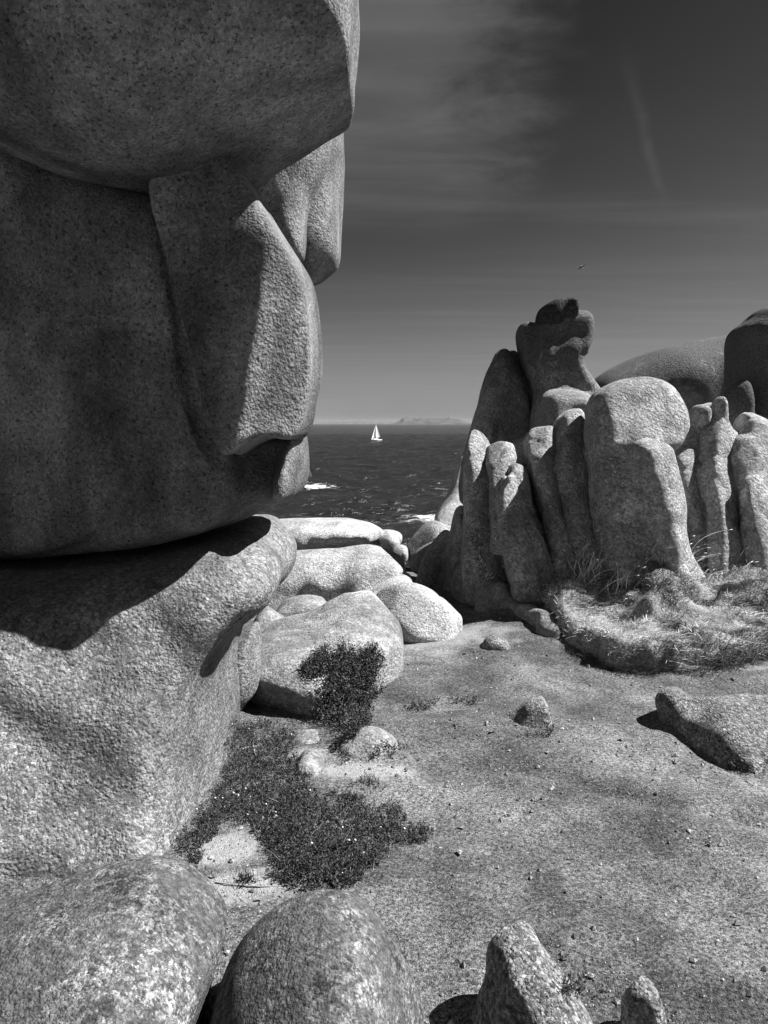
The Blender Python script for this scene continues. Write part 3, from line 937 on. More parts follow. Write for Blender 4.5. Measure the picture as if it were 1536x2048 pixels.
rock('white_fin', 'bright seaward fin at the far left of the right formation',
     [lobe([(866, 1045), (880, 1015), (904, 985), (914, 942), (929, 903), (940, 920), (945, 980), (945, 1060), (915, 1080), (880, 1070)],
           10.5, 0.2, 0.15, 2.2, (0.7, 0.4), back=0.5)], M_SLAB, h=0.035, zmin=-2.5, grooves=[([at(925, 930, 10.5), at(905, 990, 10.2), at(898, 1050, 9.9)], 0.02, 0.03)])
rock('foot_rock', 'dark low rock at the seaward foot of the formation, below the white fin',
     lobe([(812, 1090), (845, 1052), (868, 1034), (900, 1048), (940, 1055), (945, 1120), (820, 1130)], 9.8, 0.4, 0.2), M_FORM, h=0.035, zmin=-2.5)
rock('foot_rock', 'sunlit wedge of rock in the shadowed cliff foot',
     lobe([(815, 1140), (822, 1108), (846, 1090), (882, 1074), (900, 1085), (885, 1125), (850, 1150)], 8.8, 0.35, 0.15), M_PALE, h=0.032, zmin=-1.5)
rock('foot_rock', 'shadowed ribbed cliff foot left of the dark smooth fin',
     [lobe([(826, 1200), (850, 1115), (884, 1068), (900, 1060), (912, 1075), (905, 1150), (900, 1230), (820, 1230)], 8.0, 0.35, 0.12),
      lobe([(885, 1215), (895, 1110), (910, 1030), (925, 1010), (942, 1020), (952, 1100), (965, 1215)], 7.6, 0.35, 0.12)],
     M_FORM, h=0.026, zmin=-1.2, facets=(6, 0.06), cracks=[(1.6, 0.35, 0.07, 0.05)])

# ------------------------------------------------------------------ earth bank and mound
def plan_mesh(poly, top, h, R, zc=-0.25, p=3.0, amps=((2.5, 0.04), (6, 0.03), (14, 0.012)), seed=5, htop=0.7):
    pl = chaikin(poly, 2)
    lo = np.array((pl[:, 0].min() - 0.15, pl[:, 1].min() - 0.15, zc - 0.05))
    hi = np.array((pl[:, 0].max() + 0.15, pl[:, 1].max() + 0.15, htop))
    xs, ys, zs = (np.arange(lo[i], hi[i] + h, h).astype(np.float32) for i in range(3))
    GX2, GY2 = np.meshgrid(xs, ys, indexing='ij')
    D = (sdf2(pl, GX2, GY2) + 0.06 * noise2(GX2, GY2, 4.0, seed + 60) + 0.03 * noise2(GX2, GY2, 11.0, seed + 61))[:, :, None]
    H = (top(GX2, GY2) - zc)[:, :, None]
    k = np.maximum(1 + D / R, 0)
    wz = np.abs(zs[None, None, :] - zc) / H
    f = ((k ** p + wz ** p) ** (1 / p) - 1) * R
    for i, (fr, am) in enumerate(amps):
        f = f + grid_noise(xs, ys, zs, fr, seed * 13 + i) * am
    f = f.astype(np.float32)
    f[0], f[-1], f[:, 0], f[:, -1] = 1, 1, 1, 1
    f[:, :, 0], f[:, :, -1] = 1, 1
    return surface_nets(f, np.array([xs[0], ys[0], zs[0]]), h)


bank_poly = [(1.34, 7.0), (1.27, 6.3), (1.27, 5.95), (1.33, 5.6), (1.36, 5.3), (1.50, 5.0), (1.75, 4.86), (2.1, 4.82), (2.45, 4.98),
             (3.2, 5.05), (4.3, 5.3), (4.3, 7.6), (1.5, 7.6)]
bV, bQ = plan_mesh(bank_poly, lambda x, y: 0.16 + 0.09 * np.clip(y - 4.9, 0, 2) + 0.05 * np.exp(-((x - 1.35) / 0.25) ** 2), 0.024, 0.09, amps=((1.7, 0.03), (4.5, 0.035), (11, 0.016)))
bank = tag(mesh_object('earth_bank', bV, bQ, M_EARTH), 'low turf bank at the foot of the right rocks', None, None, 'structure')
mV, mQ = plan_mesh([(0.62, 7.1), (0.64, 6.5), (0.82, 6.22), (1.02, 5.98), (1.2, 5.72), (1.36, 5.5), (1.5, 6.2), (1.45, 7.4), (0.8, 7.4)],
                   lambda x, y: np.clip(0.34 - 0.42 * (x - 0.8), 0.04, 0.34), 0.022, 0.26, p=2.2, amps=((2.5, 0.05), (6, 0.04), (14, 0.02)), seed=8)
mound = tag(mesh_object('earth_mound', mV, mQ, M_EARTH), 'bare earth mound at the left end of the turf bank', None, None, 'structure')
# fallen crumbs of the bank
# ------------------------------------------------------------------ one ray-cast tree over everything solid
allV, allQ, off = [], [], 0
for V_, Q_ in list(ROCKS.values()) + [(gv, gq), (bV, bQ), (mV, mQ)]:
    allV.append(V_)
    allQ.append(Q_ + off)
    off += len(V_)
BVH = BVHTree.FromPolygons(np.concatenate(allV).tolist(), np.concatenate(allQ).tolist())


def hit_pixel(x, y):
    d = Vector(ray(x, y)).normalized()
    loc, nor, _, _ = BVH.ray_cast(Vector((0, 0, EYE)), d)
    if loc is None:
        return None
    return loc, (nor if nor.dot(d) < 0 else -nor)


def in_poly(poly, n, rg):
    poly = np.array(poly, float)
    lo, hi = poly.min(0), poly.max(0)
    out = []
    while sum(len(o) for o in out) < n:
        q = rg.uniform(lo, hi, (n * 2, 2))
        out.append(q[sdf2(poly, q[:, 0], q[:, 1]) < 0])
    return np.concatenate(out)[:n]


def leaf_quads(base, direc, length, width, rg, up=0.15):
    """diamond shaped leaves: base (n,3), direction (n,3) -> verts, quads"""
    n = len(base)
    side = np.cross(direc, rg.normal(size=(n, 3)))
    side /= np.linalg.norm(side, axis=1)[:, None] + 1e-9
    L, Wd = length[:, None], width[:, None]
    tip = base + direc * L
    mid = base + direc * L * 0.45
    v = np.stack((base, mid + side * Wd * 0.5, tip, mid - side * Wd * 0.5), 1).reshape(-1, 3)
    return v, np.arange(4 * n).reshape(n, 4)


def ground_cover(name, label, patches, mat, seed, height=0.035, leaf=0.014, per=7, flowers=0, cat='plant'):
    """patches: (pixel polygon, number of sprigs)"""
    rg = np.random.default_rng(seed)
    P, N = [], []
    for poly, n in patches:
        q = in_poly(poly, n, rg)
        d = -sdf2(np.array(poly, float), q[:, 0], q[:, 1])
        keep = rg.uniform(size=n) < np.clip((d + 16 * noise2(q[:, 0], q[:, 1], 0.06, seed + 3)) / 16.0 + 0.08, 0.02, 1)
        clump = noise2(q[:, 0], q[:, 1], 0.035, seed) + 0.6 * noise2(q[:, 0], q[:, 1], 0.09, seed + 1)
        keep &= clump > -0.75
        for (x, y) in q[keep]:
            r = hit_pixel(x, y)
            if r:
                P.append(r[0])
                N.append(r[1])
    P, N = np.array(P), np.array(N)
    n = len(P)
    hgt = height * rg.uniform(0.4, 1.2, n) * (1.0 + 0.8 * noise2(P[:, 0], P[:, 1], 11.0, seed + 5)) * np.where(rg.uniform(size=n) < 0.04, 2.2, 1.0)
    lean = rg.normal(size=(n, 3)) * 0.45
    ax = N * 0.5 + np.array((0, 0, 0.6)) + lean
    ax /= np.linalg.norm(ax, axis=1)[:, None]
    t = np.tile(np.linspace(0.0, 1, per), n)
    B = np.repeat(P, per, 0) + np.repeat(ax * hgt[:, None], per, 0) * t[:, None]
    d = rg.normal(size=(n * per, 3)) + np.repeat(ax, per, 0) * 0.9
    d /= np.linalg.norm(d, axis=1)[:, None]
    v, f = leaf_quads(B, d, leaf * rg.uniform(0.6, 1.3, n * per), leaf * 0.4 * rg.uniform(0.7, 1.3, n * per), rg)
    o = mesh_object(name, v, f, mat, smooth=False)
    tag(o, label, cat, None, 'stuff')
    ns = n // 12
    i = rg.choice(n, ns, False)
    sv_, sq_ = blades(P[i], ax[i], height * rg.uniform(1.0, 2.6, ns), np.full(ns, 0.0022), rg, 0.5, 3)
    so = mesh_object('stems', sv_, sq_, M_TWIG if seed == 61 else M_GRASSDK, o, smooth=False)
    so['kind'] = 'stuff'
    if flowers:
        i = rg.choice(n, flowers, False)
        vs, fs = [], []
        for j in i:
            c = P[j] + ax[j] * hgt[j] * 1.1 + np.array((0, 0, 0.006))
            r = rg.uniform(0.003, 0.006)
            vs += [c + np.array(k) * r for k in ((1, 0, 0), (0, 1, 0), (-1, 0, 0), (0, -1, 0), (0, 0, 1), (0, 0, -1))]
            b = len(vs) - 6
            fs += [(b + a_, b + b_, b + 4) for a_, b_ in ((0, 1), (1, 2), (2, 3), (3, 0))]
            fs += [(b + b_, b + a_, b + 5) for a_, b_ in ((0, 1), (1, 2), (2, 3), (3, 0))]
        fo = mesh_object('flower', np.array(vs), np.array(fs), M_FLOWER, o)
        fo['kind'] = 'stuff'
    return o


def blades(P, direc, length, width, rg, droop=0.6, seg=4):
    """grass blades as tapering bent strips"""
    n = len(P)
    t = np.linspace(0, 1, seg + 1)
    horiz = rg.normal(size=(n, 3))
    horiz[:, 2] = 0
    horiz /= np.linalg.norm(horiz, axis=1)[:, None]
    horiz = horiz * 0.7 + np.array((0.45, -0.25, 0))
    side = np.cross(direc, horiz)
    side /= np.linalg.norm(side, axis=1)[:, None] + 1e-9
    tw = rg.uniform(-1, 1, n)[:, None]
    side = side * np.cos(tw) + np.cross(direc, side) * np.sin(tw)
    rows = []
    for tt in t:
        c = P + direc * (length * tt)[:, None] + horiz * (length * droop * tt ** 2)[:, None]
        c[:, 2] -= length * droop * 0.45 * tt ** 2.5
        ww = (width * (1 - tt * 0.85))[:, None] * side * 0.5
        rows.append(np.stack((c - ww, c + ww), 1))
    V = np.stack(rows, 1).reshape(n, -1, 3)            # n, (seg+1)*2, 3
    k = (seg + 1) * 2
    q = []
    for s in range(seg):
        a = 2 * s
        q.append(np.stack((np.arange(n) * k + a, np.arange(n) * k + a + 1, np.arange(n) * k + a + 3, np.arange(n) * k + a + 2), 1))
    return V.reshape(-1, 3), np.concatenate(q)


def sample_surface(V, Q, n, rg, cond):
    a, b, c, d = (V[Q[:, i]] for i in range(4))
    nr = np.cross(c - a, d - b)
    ar = np.linalg.norm(nr, axis=1)
    nr = nr / (ar[:, None] + 1e-12)
    ctr = (a + b + c + d) / 4
    wgt = ar * cond(ctr, nr)
    i = rg.choice(len(Q), n, True, wgt / wgt.sum())
    u, v = rg.uniform(size=(n, 1)), rg.uniform(size=(n, 1))
    p = (a[i] * (1 - u) + b[i] * u) * (1 - v) + (d[i] * (1 - u) + c[i] * u) * v
    return p, nr[i]


# turf on the bank: dry pale blades and darker green ones, in clumps
rg = np.random.default_rng(41)


def turf(name, label, n, dark, mat, lmin, lmax, width, seed):
    rg = np.random.default_rng(seed)

    def cond(c, nr):
        cl = noise2(c[:, 0], c[:, 1], 3.2, 77) + 0.5 * noise2(c[:, 0], c[:, 1], 8, 78)
        front = np.clip((5.35 - c[:, 1]) / 0.3, 0, 1)
        bare = np.exp(-(((c[:, 0] - 2.35) / 0.25) ** 2 + ((c[:, 1] - 5.55) / 0.12) ** 2)) + np.exp(-(((c[:, 0] - 1.95) / 0.1) ** 2 + ((c[:, 1] - 5.75) / 0.1) ** 2))
        w_ = np.clip(0.5 + (1 if dark else -1) * (cl * 0.9 + (front - 0.45) * 1.0), 0.04, 1)
        return w_ * np.clip(1 - 1.4 * bare, 0.02, 1) * (nr[:, 2] > -0.35) * (c[:, 0] < 3.6) * (c[:, 1] < 7.0) * (c[:, 2] > -0.04)

    P, N = sample_surface(bV, bQ, n, rg, cond)
    d = N * 0.55 + np.array((0.1, -0.1, 0.45)) + rg.normal(size=(n, 3)) * 0.45
    d /= np.linalg.norm(d, axis=1)[:, None]
    cl_ = np.clip(0.75 + 0.9 * noise2(P[:, 0], P[:, 1], 9.0, 79) + 0.5 * noise2(P[:, 0], P[:, 1], 4.0, 80), 0.3, 2.0)
    v, q = blades(P, d, rg.uniform(lmin, lmax, n) * cl_, rg.uniform(width * 0.6, width * 1.3, n), rg, 0.8, 3)
    o = mesh_object(name, v, q, mat, smooth=False)
    return tag(o, label, None, None, 'stuff')


turf('dry_grass', 'pale dry grass matted over the turf bank', 22000, False, M_GRASS, 0.03, 0.09, 0.0036, 42)
turf('green_grass', 'dark short grass along the front edge of the turf bank', 20000, True, M_GRASSDK, 0.03, 0.08, 0.004, 43)


rg = np.random.default_rng(48)
edge_line = np.array([(1.30, 5.6), (1.36, 5.3), (1.50, 5.0), (1.75, 4.86), (2.1, 4.82), (2.45, 4.98), (3.2, 5.05)])
tt_ = rg.uniform(0, len(edge_line) - 1.001, 2600)
k0 = tt_.astype(int)
pp_ = edge_line[k0] + (edge_line[k0 + 1] - edge_line[k0]) * (tt_ - k0)[:, None]
pp_ = pp_ + np.stack((rg.normal(size=2600) * 0.04, 0.03 - np.abs(rg.normal(size=2600)) * 0.07), 1)
ok_ = noise2(pp_[:, 0], pp_[:, 1], 5.0, 49) > -0.15
pp_ = pp_[ok_]
P3 = np.column_stack((pp_, ground_height(pp_[:, 0], pp_[:, 1])))
dd_ = np.array((0, -0.35, 0.8)) + rg.normal(size=(len(P3), 3)) * 0.4
dd_ /= np.linalg.norm(dd_, axis=1)[:, None]
ev, eq = blades(P3, dd_, rg.uniform(0.025, 0.075, len(P3)), np.full(len(P3), 0.0038), rg, 0.7, 3)
tag(mesh_object('fringe_grass', ev, eq, M_GRASSDK, smooth=False), 'ragged dark grass fringe where the turf bank meets the sand', None, None, 'stuff')


def tuft(label, x0, x1, Y0, Y1, n, l0, l1, seed, droop=0.5, ypix=1168):
    rg = np.random.default_rng(seed)
    P = []
    while len(P) < n:
        Y = rg.uniform(Y0, Y1)
        X = (rg.uniform(x0, x1) - 768) / F * Y
        r = BVHTree.ray_cast(BVH, Vector((X, Y, 0.62)), Vector((0, 0, -1)))
        if r[0] is not None:
            P.append(r[0])
    P = np.array(P)
    d = np.array((0.1, 0, 1.0)) + rg.normal(size=(n, 3)) * np.array((0.30, 0.25, 0.1))
    d /= np.linalg.norm(d, axis=1)[:, None]
    L = rg.uniform(l0, l1, n)
    v, q = blades(P, d, L, np.full(n, 0.006), rg, droop, 6)
    root = bpy.data.objects.new('grass_tuft', None)
    COL.objects.link(root)
    root.location = P.mean(0)
    tag(root, label, 'grass tuft', 'tall grass tufts along the bank')
    bl = mesh_object('blades', v, q, M_GRASS, root, smooth=False)
    bl['kind'] = 'stuff'
    # seed heads at the tips of the longest stalks
    k = 14
    tips = v.reshape(n, k, 3)
    hv, hq = [], []
    for i in np.argsort(-L)[:max(4, n // 3)]:
        tip = tips[i, -2:].mean(0)
        prev = tips[i, -6:-4].mean(0)
        ax = (tip - prev)
        ax /= np.linalg.norm(ax)
        s1 = np.cross(ax, (0.3, 0.9, 0.2))
        s1 /= np.linalg.norm(s1)
        s2 = np.cross(ax, s1)
        ln, r = rg.uniform(0.03, 0.05), 0.0042
        c = tip - ax * ln * 0.6
        b = len(hv)
        hv += [c - ax * ln * 0.5, c + s1 * r, c + s2 * r, c - s1 * r, c - s2 * r, c + ax * ln * 0.5]
        for a_, b_ in ((1, 2), (2, 3), (3, 4), (4, 1)):
            hq += [(b, b + b_, b + a_), (b + 5, b + a_, b + b_)]
    sh = mesh_object('seed_heads', np.array(hv), np.array(hq), M_GRASS, root)
    sh['kind'] = 'stuff'
    return root


tuft('tall dry grass tuft at the corner of the bank, arching against dark rock', 1150, 1215, 6.05, 6.35, 60, 0.15, 0.38, 51)
tuft('thick dry grass tuft in front of the fluted column', 1215, 1300, 6.0, 6.4, 80, 0.12, 0.36, 52)
tuft('arching dry grass tuft right of the fluted column foot', 1300, 1400, 6.0, 6.4, 70, 0.10, 0.32, 53, 0.7)
tuft('sparse low grass tuft near the frame edge below the bright fins', 1400, 1536, 6.0, 6.4, 50, 0.05, 0.16, 54, 0.7)
tuft('small sparse grass tuft between mound and dark fins', 1040, 1080, 6.3, 6.6, 16, 0.08, 0.2, 55, 0.6)
tuft('short grass fringe on top of the earth mound', 935, 1010, 6.45, 6.65, 60, 0.02, 0.07, 56, 0.4)

# ------------------------------------------------------------------ dark ground cover
ground_cover('ground_cover', 'wide dark mat of low succulent ground cover beside the lower boulder', [
    ([(452, 1445), (520, 1440), (592, 1452), (600, 1500), (598, 1540), (640, 1590), (700, 1580), (760, 1610), (800, 1600), (838, 1645),
      (872, 1668), (850, 1690), (790, 1690), (750, 1740), (700, 1778), (600, 1785), (545, 1760), (525, 1700), (500, 1660), (450, 1655),
      (415, 1690), (395, 1735), (350, 1712), (360, 1670), (410, 1610), (440, 1560)], 8500),
    ([(690, 1570), (740, 1553), (775, 1570), (760, 1585)], 120),
    ([(455, 1765), (500, 1750), (520, 1768), (490, 1782), (460, 1778)], 60)], M_HEATH, 61, 0.032, 0.011, flowers=26)
ground_cover('ground_cover', 'black bushy patch of plants hanging over the sloping boulder', [
    ([(596, 1345), (618, 1322), (632, 1303), (690, 1292), (752, 1296), (770, 1318), (756, 1350), (765, 1385), (740, 1410), (748, 1440), (705, 1478),
      (652, 1462), (622, 1440), (632, 1405), (646, 1380), (610, 1356)], 3600)], M_HEATH, 62, 0.06, 0.016, 8)
for lab, pl, n, sd_ in (('dark tuft growing beside the half buried stone', [(725, 1508), (770, 1480), (800, 1490), (830, 1500), (780, 1520), (730, 1520)], 150, 63),
                        ('dark tuft at the foot of the small pointed stone', [(1035, 1478), (1060, 1462), (1100, 1455), (1116, 1468), (1080, 1482)], 130, 64),
                        ('thin dark line of grass along the low wide stone', [(800, 1425), (840, 1405), (900, 1396), (960, 1400), (1000, 1415), (940, 1408), (880, 1410), (820, 1432)], 220, 65),
                        ('black weed between pointed stone and knob stone', [(1110, 1990), (1140, 1968), (1190, 1975), (1215, 1990), (1170, 2000)], 160, 66),
                        ('dark weed under the near edge of the long stone', [(1450, 1530), (1490, 1520), (1536, 1525), (1536, 1545), (1480, 1548)], 160, 67),
                        ('dark crevice plants between flat stone and half buried stone', [(655, 1520), (670, 1470), (685, 1470), (700, 1520), (690, 1535)], 150, 68)):
    ground_cover('ground_cover', lab, [(pl, n)], M_HEATH, sd_, 0.035, 0.013)

# ------------------------------------------------------------------ coarse grit lying on the sand
rg = np.random.default_rng(91)
n = 36000
gyv = 1.55 + (rg.uniform(size=n) ** 1.3) * 3.9
gxv = rg.uniform(-0.55, 0.62, n) * gyv + 0.1
dens = noise2(gxv, gyv, 1.6, 92) + 0.6 * noise2(gxv, gyv, 4.5, 93)
keep = rg.uniform(size=n) < np.clip(0.55 + dens * 0.6, 0.08, 1)
gxv, gyv = gxv[keep], gyv[keep]
n = len(gxv)
gzv = ground_height(gxv, gyv)
r = 0.0016 + 0.0030 * rg.uniform(size=n) ** 3 + 0.010 * rg.uniform(size=n) ** 40
octa = np.array(((1, 0, 0), (0, 1, 0), (-1, 0, 0), (0, -1, 0), (0, 0, 1), (0, 0, -1)), float)
ofc = np.array(((0, 1, 4), (1, 2, 4), (2, 3, 4), (3, 0, 4), (1, 0, 5), (2, 1, 5), (3, 2, 5), (0, 3, 5)))
vv = octa[None] * (r[:, None, None] * rg.uniform(0.6, 1.4, (n, 6, 1)))
a = rg.uniform(0, 6.28, n)
ca, sa = np.cos(a)[:, None], np.sin(a)[:, None]
vx = vv[:, :, 0] * ca - vv[:, :, 1] * sa + gxv[:, None]
vy = vv[:, :, 0] * sa + vv[:, :, 1] * ca + gyv[:, None]
vz = vv[:, :, 2] * 0.8 + gzv[:, None] + r[:, None] * 0.35
ff = (ofc[None] + 6 * np.arange(n)[:, None, None]).reshape(-1, 3)


def grit_mat():
    m, t = new_mat('granite_grit')
    rnd = t.n('ShaderNodeNewGeometry').outputs['Random Per Island']
    col = t.ramp(rnd, 0, 1, 0.05, 0.40, False)
    return finish(t, m, col, 0.8, spec=0.3)


gravel = mesh_object('gravel', np.stack((vx, vy, vz), -1).reshape(-1, 3), ff, grit_mat(), smooth=False)
tag(gravel, 'coarse granite grit scattered over the sand', None, None, 'stuff')

# broken granite crumbs gathered round the stones
rg = np.random.default_rng(97)
spots = [(1000, 1480), (1110, 1475), (1330, 1440), (1400, 1490), (1460, 1540), (700, 1530), (640, 1530), (800, 1500), (900, 1460), (560, 1430),
         (800, 1320), (930, 1250), (1000, 1300), (1150, 1310), (1250, 1350), (1400, 1350), (940, 1990), (1200, 2000), (860, 1980), (480, 1860),
         (520, 1790), (1000, 1600), (1250, 1500), (1100, 1750), (1400, 1700), (850, 1750)]
vs, fs = [], []
for sx_, sy_ in spots:
    c_ = on_level(sx_, sy_)
    for _ in range(16):
        x_, y_ = c_[0] + rg.normal() * 0.14, c_[1] + rg.normal() * 0.10
        r_ = 0.005 + 0.014 * rg.uniform() ** 3
        b_ = len(vs)
        pts_ = octa * r_ * rg.uniform(0.5, 1.2, (6, 1)) + rg.normal(size=(6, 3)) * r_ * 0.2
        vs += list(pts_ * np.array((1, 1, 0.7)) + np.array((x_, y_, ground_at(x_, y_) + r_ * 0.25)))
        fs += [tuple(b_ + k for k in f_) for f_ in ofc]
rubble = mesh_object('rubble', np.array(vs), np.array(fs), M_SMALL, smooth=False)
tag(rubble, 'broken granite crumbs gathered round the stones', None, None, 'stuff')

# dead stems lying about
def stem(label, pts, r):
    P = []
    for (x, y) in pts:
        hh_ = hit_pixel(x, y)
        P.append(np.array(hh_[0]) + np.array((0, 0, r * 1.2)))
    vs, fs = [], []
    for i, p in enumerate(P):
        t_ = P[min(i + 1, len(P) - 1)] - P[max(i - 1, 0)]
        t_ /= np.linalg.norm(t_)
        s1 = np.cross(t_, (0, 0, 1))
        s1 /= np.linalg.norm(s1)
        s2 = np.cross(t_, s1)
        rr = r * (1 - 0.5 * i / len(P))
        vs += [p + (s1 * math.cos(a_) + s2 * math.sin(a_)) * rr for a_ in np.linspace(0, 2 * math.pi, 6)[:-1]]
    for i in range(len(P) - 1):
        for j in range(5):
            fs.append((i * 5 + j, i * 5 + (j + 1) % 5, i * 5 + 5 + (j + 1) % 5, i * 5 + 5 + j))
    return tag(mesh_object('dead_stem', np.array(vs), np.array(fs), M_TWIG), label, 'stem')


stem('pale dead stem sticking up in the ground cover by the lower boulder', [(508, 1478), (506, 1492), (509, 1506), (513, 1516)], 0.005)
stem('thin dead stem lying on the sand under the wide mat', [(430, 1766), (470, 1772), (520, 1775), (575, 1774)], 0.003)

# ------------------------------------------------------------------ sea rock, island, mast, sailing boat, bird
V, Q = field_mesh([lobe([(550, 985), (572, 945), (590, 925), (608, 926), (617, 938), (622, 958), (634, 985)], 140.0, 4, 2.0),
                   ], 0.30, warp=0.3, amps=((0.25, 0.5), (0.8, 0.25)), zmin=SEA_Z - 3)
tag(mesh_object('sea_rock', V, Q, granite('granite_wet', 0.06, 8, 0.3, 0.4, bump=0.05)), 'dark rock in the sea washed by breaking foam', 'rock')


def ridge(name, label, prof, Y, depth, mat, seed, cat='island'):
    """prof: pixel (x, y) skyline; an island with that skyline and sloping shores"""
    prof = np.array(prof, float)
    n = 160
    X = np.linspace(prof[0, 0], prof[-1, 0], n)
    top = np.interp(X, prof[:, 0], prof[:, 1])
    P = np.array([at(a_, b_, Y) for a_, b_ in zip(X, top)])
    m = 25
    vs = np.zeros((n, m, 3))
    for j in range(m):
        s = j / (m - 1) * 2 - 1
        y = Y + s * depth
        hgt = (P[:, 2] - SEA_Z) * np.clip((1 - abs(s) ** 1.6), 0, 1) ** 0.8
        rough = 1 + 0.28 * noise2(P[:, 0] * 0.02, np.full(n, y * 0.03), 1.0, seed) * (abs(s) > 0.1)
        vs[:, j] = np.stack((P[:, 0], np.full(n, y), SEA_Z - 1.5 + (hgt + 1.5) * rough), 1)
    ids = np.arange(n * m).reshape(n, m)
    q = np.stack((ids[:-1, :-1], ids[1:, :-1], ids[1:, 1:], ids[:-1, 1:]), -1).reshape(-1, 4)
    return tag(mesh_object(name, vs.reshape(-1, 3), q, mat), label, cat)


ridge('island', 'hazy flat topped island on the horizon with a thin mast',
      [(770, 850), (790, 846), (800, 842), (806, 836), (822, 838), (840, 837), (860, 836), (890, 837), (910, 838), (922, 841), (938, 847), (950, 850)],
      5200, 260, M_ISLAND, 3)
ridge('low_coast', 'faint low coastline on the horizon behind the sailing boat',
      [(560, 849.5), (600, 846), (660, 845), (700, 844), (730, 843.5), (760, 844.5), (800, 845.5), (830, 849.5)], 6500, 150, M_COAST, 4, 'coast')
b0 = at(897, 838, 5150)
root = bpy.data.objects.new('signal_mast', None)
COL.objects.link(root)
root.location = (b0[0], 5150, b0[2] - 3)
tag(root, 'thin mast standing on top of the distant island', 'mast')


def tube(name, pts, radii, mat, parent, sides=8):
    vs, fs = [], []
    pts = [np.array(p, float) for p in pts]
    for i, p in enumerate(pts):
        t_ = pts[min(i + 1, len(pts) - 1)] - pts[max(i - 1, 0)]
        t_ /= np.linalg.norm(t_)
        ref = np.array((0, 1, 0)) if abs(t_[1]) < 0.9 else np.array((1, 0, 0))
        s1 = np.cross(t_, ref)
        s1 /= np.linalg.norm(s1)
        s2 = np.cross(t_, s1)
        vs += [p + (s1 * math.cos(a_) + s2 * math.sin(a_)) * radii[i] for a_ in np.arange(sides) * 2 * math.pi / sides]
    for i in range(len(pts) - 1):
        for j in range(sides):
            fs.append((i * sides + j, i * sides + (j + 1) % sides, (i + 1) * sides + (j + 1) % sides, (i + 1) * sides + j))
    return mesh_object(name, np.array(vs), np.array(fs), mat, parent)


L0 = np.array(root.location)
tube('base', [L0, L0 + (0, 0, 8), L0 + (0, 0, 12)], [4, 3.5, 3], M_DARK, root)
tube('pole', [L0 + (0, 0, 12), L0 + (0, 0, 24), L0 + (0, 0, 36)], [1.0, 0.9, 0.7], M_DARK, root)

# sailing boat, bow to the left
BY = 428.0
bw = at(753, 882, BY)
S = 1.0
boat = bpy.data.objects.new('sailing_boat', None)
COL.objects.link(boat)
boat.location = (bw[0], BY, SEA_Z)
tag(boat, 'small white sailing boat under full sail on the dark sea', 'sailing boat')
B0 = np.array(boat.location)
sec = []
nst = 14
for i in range(nst):
    u = i / (nst - 1)
    x = -3.5 + 6.9 * u
    bw_ = 1.15 * (1 - (1 - min(u / 0.55, 1)) ** 2.2) * (1 - 0.25 * max(0, (u - 0.6) / 0.4))
    sheer = 0.95 + 0.35 * (1 - u) ** 2
    keel = -0.45 * math.sin(math.pi * min(1, u * 1.02)) - 0.05
    ringp = []
    for a_ in np.linspace(-1, 1, 11):
        yy = bw_ * np.sign(a_) * abs(a_) ** 0.5
        zz = keel + (sheer - keel) * abs(a_) ** 1.6
        ringp.append((x, yy, zz))
    sec.append(ringp)
sv = np.array(sec).reshape(-1, 3) + B0
ids = np.arange(nst * 11).reshape(nst, 11)
sqd = np.stack((ids[:-1, :-1], ids[1:, :-1], ids[1:, 1:], ids[:-1, 1:]), -1).reshape(-1, 4)
deck = np.stack((ids[:-1, 0], ids[:-1, 10], ids[1:, 10], ids[1:, 0]), 1)
stern = np.array([[ids[-1, j], ids[-1, j + 1], ids[-1, 9 - j], ids[-1, 10 - j]] for j in range(5)])
mesh_object('hull', sv, np.concatenate((sqd, deck, stern[:4])), M_HULL, boat)
cab = B0 + np.array((-0.4, 0, 1.0))
cv_ = np.array([(-1.4, -.6, 0), (1.3, -.7, 0), (1.3, .7, 0), (-1.4, .6, 0), (-.9, -.5, .45), (1.15, -.6, .5), (1.15, .6, .5), (-.9, .5, .45)]) + cab
mesh_object('cabin', cv_, np.array([(0, 1, 5, 4), (1, 2, 6, 5), (2, 3, 7, 6), (3, 0, 4, 7), (4, 5, 6, 7)]), M_HULL, boat, smooth=False)
heel = 0.10
def hp(x, z, y=0.0):
    return B0 + np.array((x, y + heel * z * 0.3, z))
tube('mast', [hp(-0.45, 0.9), hp(-0.4, 5), hp(-0.3, 9.6)], [0.10, 0.09, 0.06], M_DARK, boat)
tube('boom', [hp(-0.4, 1.9), hp(2.9, 2.0, 0.6)], [0.08, 0.06], M_DARK, boat)


def sail(name, tack, head, clew, belly, mat):
    n = 12
    vs = []
    for i in range(n):
        v = i / (n - 1)
        for j in range(n):
            u = j / (n - 1)
            luff = tack + (head - tack) * v
            leech = clew + (head - clew) * v
            p = luff + (leech - luff) * u
            p = p + np.array((0, 1, 0)) * belly * math.sin(math.pi * u) * (1 - v) * 1.0
            p = p + np.array((0.22 * u * math.sin(math.pi * v), 0, 0))
            vs.append(p)
    ids = np.arange(n * n).reshape(n, n)
    q = np.stack((ids[:-1, :-1], ids[:-1, 1:], ids[1:, 1:], ids[1:, :-1]), -1).reshape(-1, 4)
    return mesh_object(name, np.array(vs), q, mat, boat)


sail('mainsail', hp(-0.35, 2.0), hp(-0.28, 9.5), hp(2.9, 2.1, 0.6), 0.5, M_SAIL)
sail('jib', hp(-3.2, 1.3), hp(-0.35, 9.0), hp(-0.9, 1.7, 0.5), 0.4, M_SAIL)

boat.rotation_euler = (0, 0, math.radians(35))

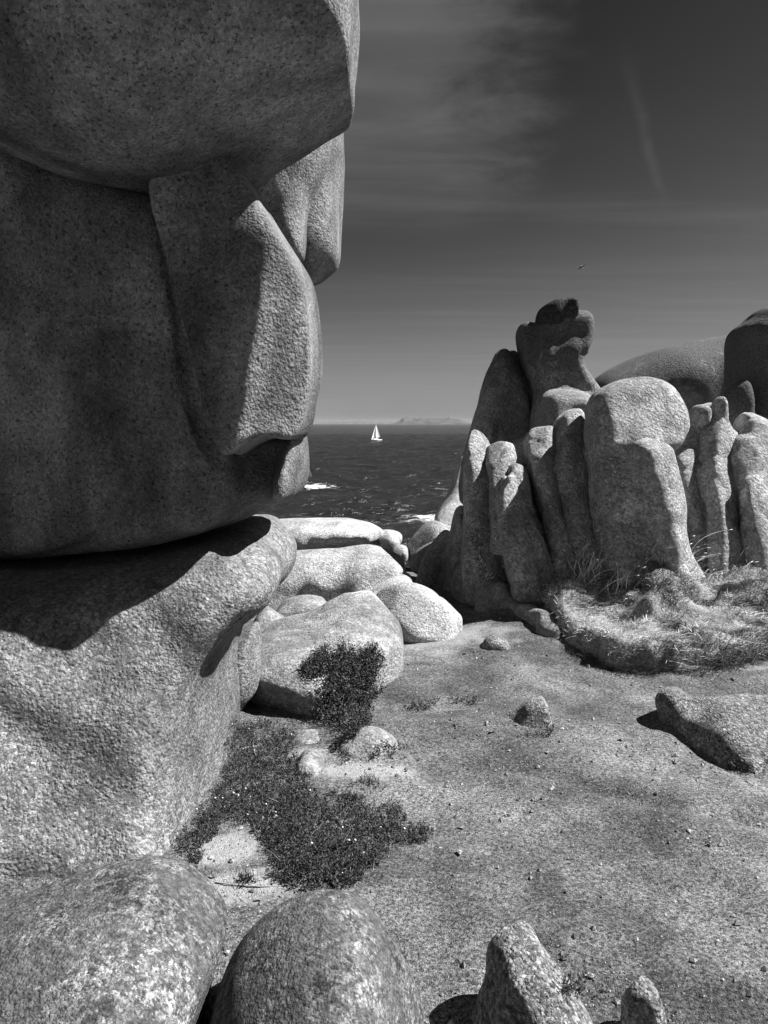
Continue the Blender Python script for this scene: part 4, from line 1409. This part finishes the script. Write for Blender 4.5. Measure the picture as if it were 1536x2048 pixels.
# bird
bc = at(1164, 533, 80.0)
ux, uz = np.array((1.0, 0, 0)), np.array((0, 0, 1.0))
spine = []
wing = [(-0.36, -0.30, 0.05), (-0.20, -0.13, 0.10), (-0.07, -0.02, 0.15), (0.0, 0.0, 0.19), (0.08, 0.04, 0.15), (0.18, 0.09, 0.10), (0.31, 0.18, 0.04)]
vs, fs = [], []
for (x, z, ch) in wing:
    th = 0.07 if abs(x) < 0.03 else 0.085 - 0.12 * abs(x)
    vs += [bc + np.array((x - 0.0, -ch, z)), bc + np.array((x, 0, z + th)), bc + np.array((x + 0.02, ch, z)), bc + np.array((x, 0, z - th))]
for i in range(len(wing) - 1):
    for j in range(4):
        fs.append((i * 4 + j, i * 4 + (j + 1) % 4, i * 4 + 4 + (j + 1) % 4, i * 4 + 4 + j))
bird = mesh_object('bird', np.array(vs), np.array(fs), M_BIRD)
tag(bird, 'small dark bird gliding in the empty sky', 'bird')
bs = []
fs = []
rings = [(-0.17, 0.01), (-0.12, 0.045), (-0.03, 0.06), (0.06, 0.05), (0.15, 0.03), (0.26, 0.015)]
for (u, r_) in rings:
    c = bc + np.array((u * 0.55, u * 0.4, -u * 0.45)) + np.array((-0.01, -0.02, 0.0))
    for a_ in np.arange(8) * math.pi / 4:
        bs.append(c + np.array((math.cos(a_) * r_ * 0.8, math.sin(a_) * r_, math.cos(a_) * r_ * 0.8)))
for i in range(len(rings) - 1):
    for j in range(8):
        fs.append((i * 8 + j, i * 8 + (j + 1) % 8, i * 8 + 8 + (j + 1) % 8, i * 8 + 8 + j))
mesh_object('body', np.array(bs), np.array(fs), M_BIRDW, bird)

# ------------------------------------------------------------------ haze over the sea
HAZE = 5e-5
hm = bpy.data.materials.new('haze_air')
hm.use_nodes = True
t = NT(hm.node_tree)
pv = t.n('ShaderNodeVolumePrincipled')
pv.inputs['Color'].default_value = grey(0.65)
pv.inputs['Density'].default_value = HAZE
pv.inputs['Anisotropy'].default_value = 0.1
mo = t.n('ShaderNodeOutputMaterial')
t.set(mo.inputs['Volume'], pv.outputs[0])
x0, x1, y0, y1, z0, z1 = -11600, 11600, -60, 12200, SEA_Z - 5.2, 46
hv = np.array([(x, y, z) for x in (x0, x1) for y in (y0, y1) for z in (z0, z1)], float)
hf = np.array([(0, 1, 3, 2), (4, 6, 7, 5), (0, 4, 5, 1), (2, 3, 7, 6), (0, 2, 6, 4), (1, 5, 7, 3)])
haze = tag(mesh_object('haze', hv, hf, hm, smooth=False), None, None, None, 'stuff')
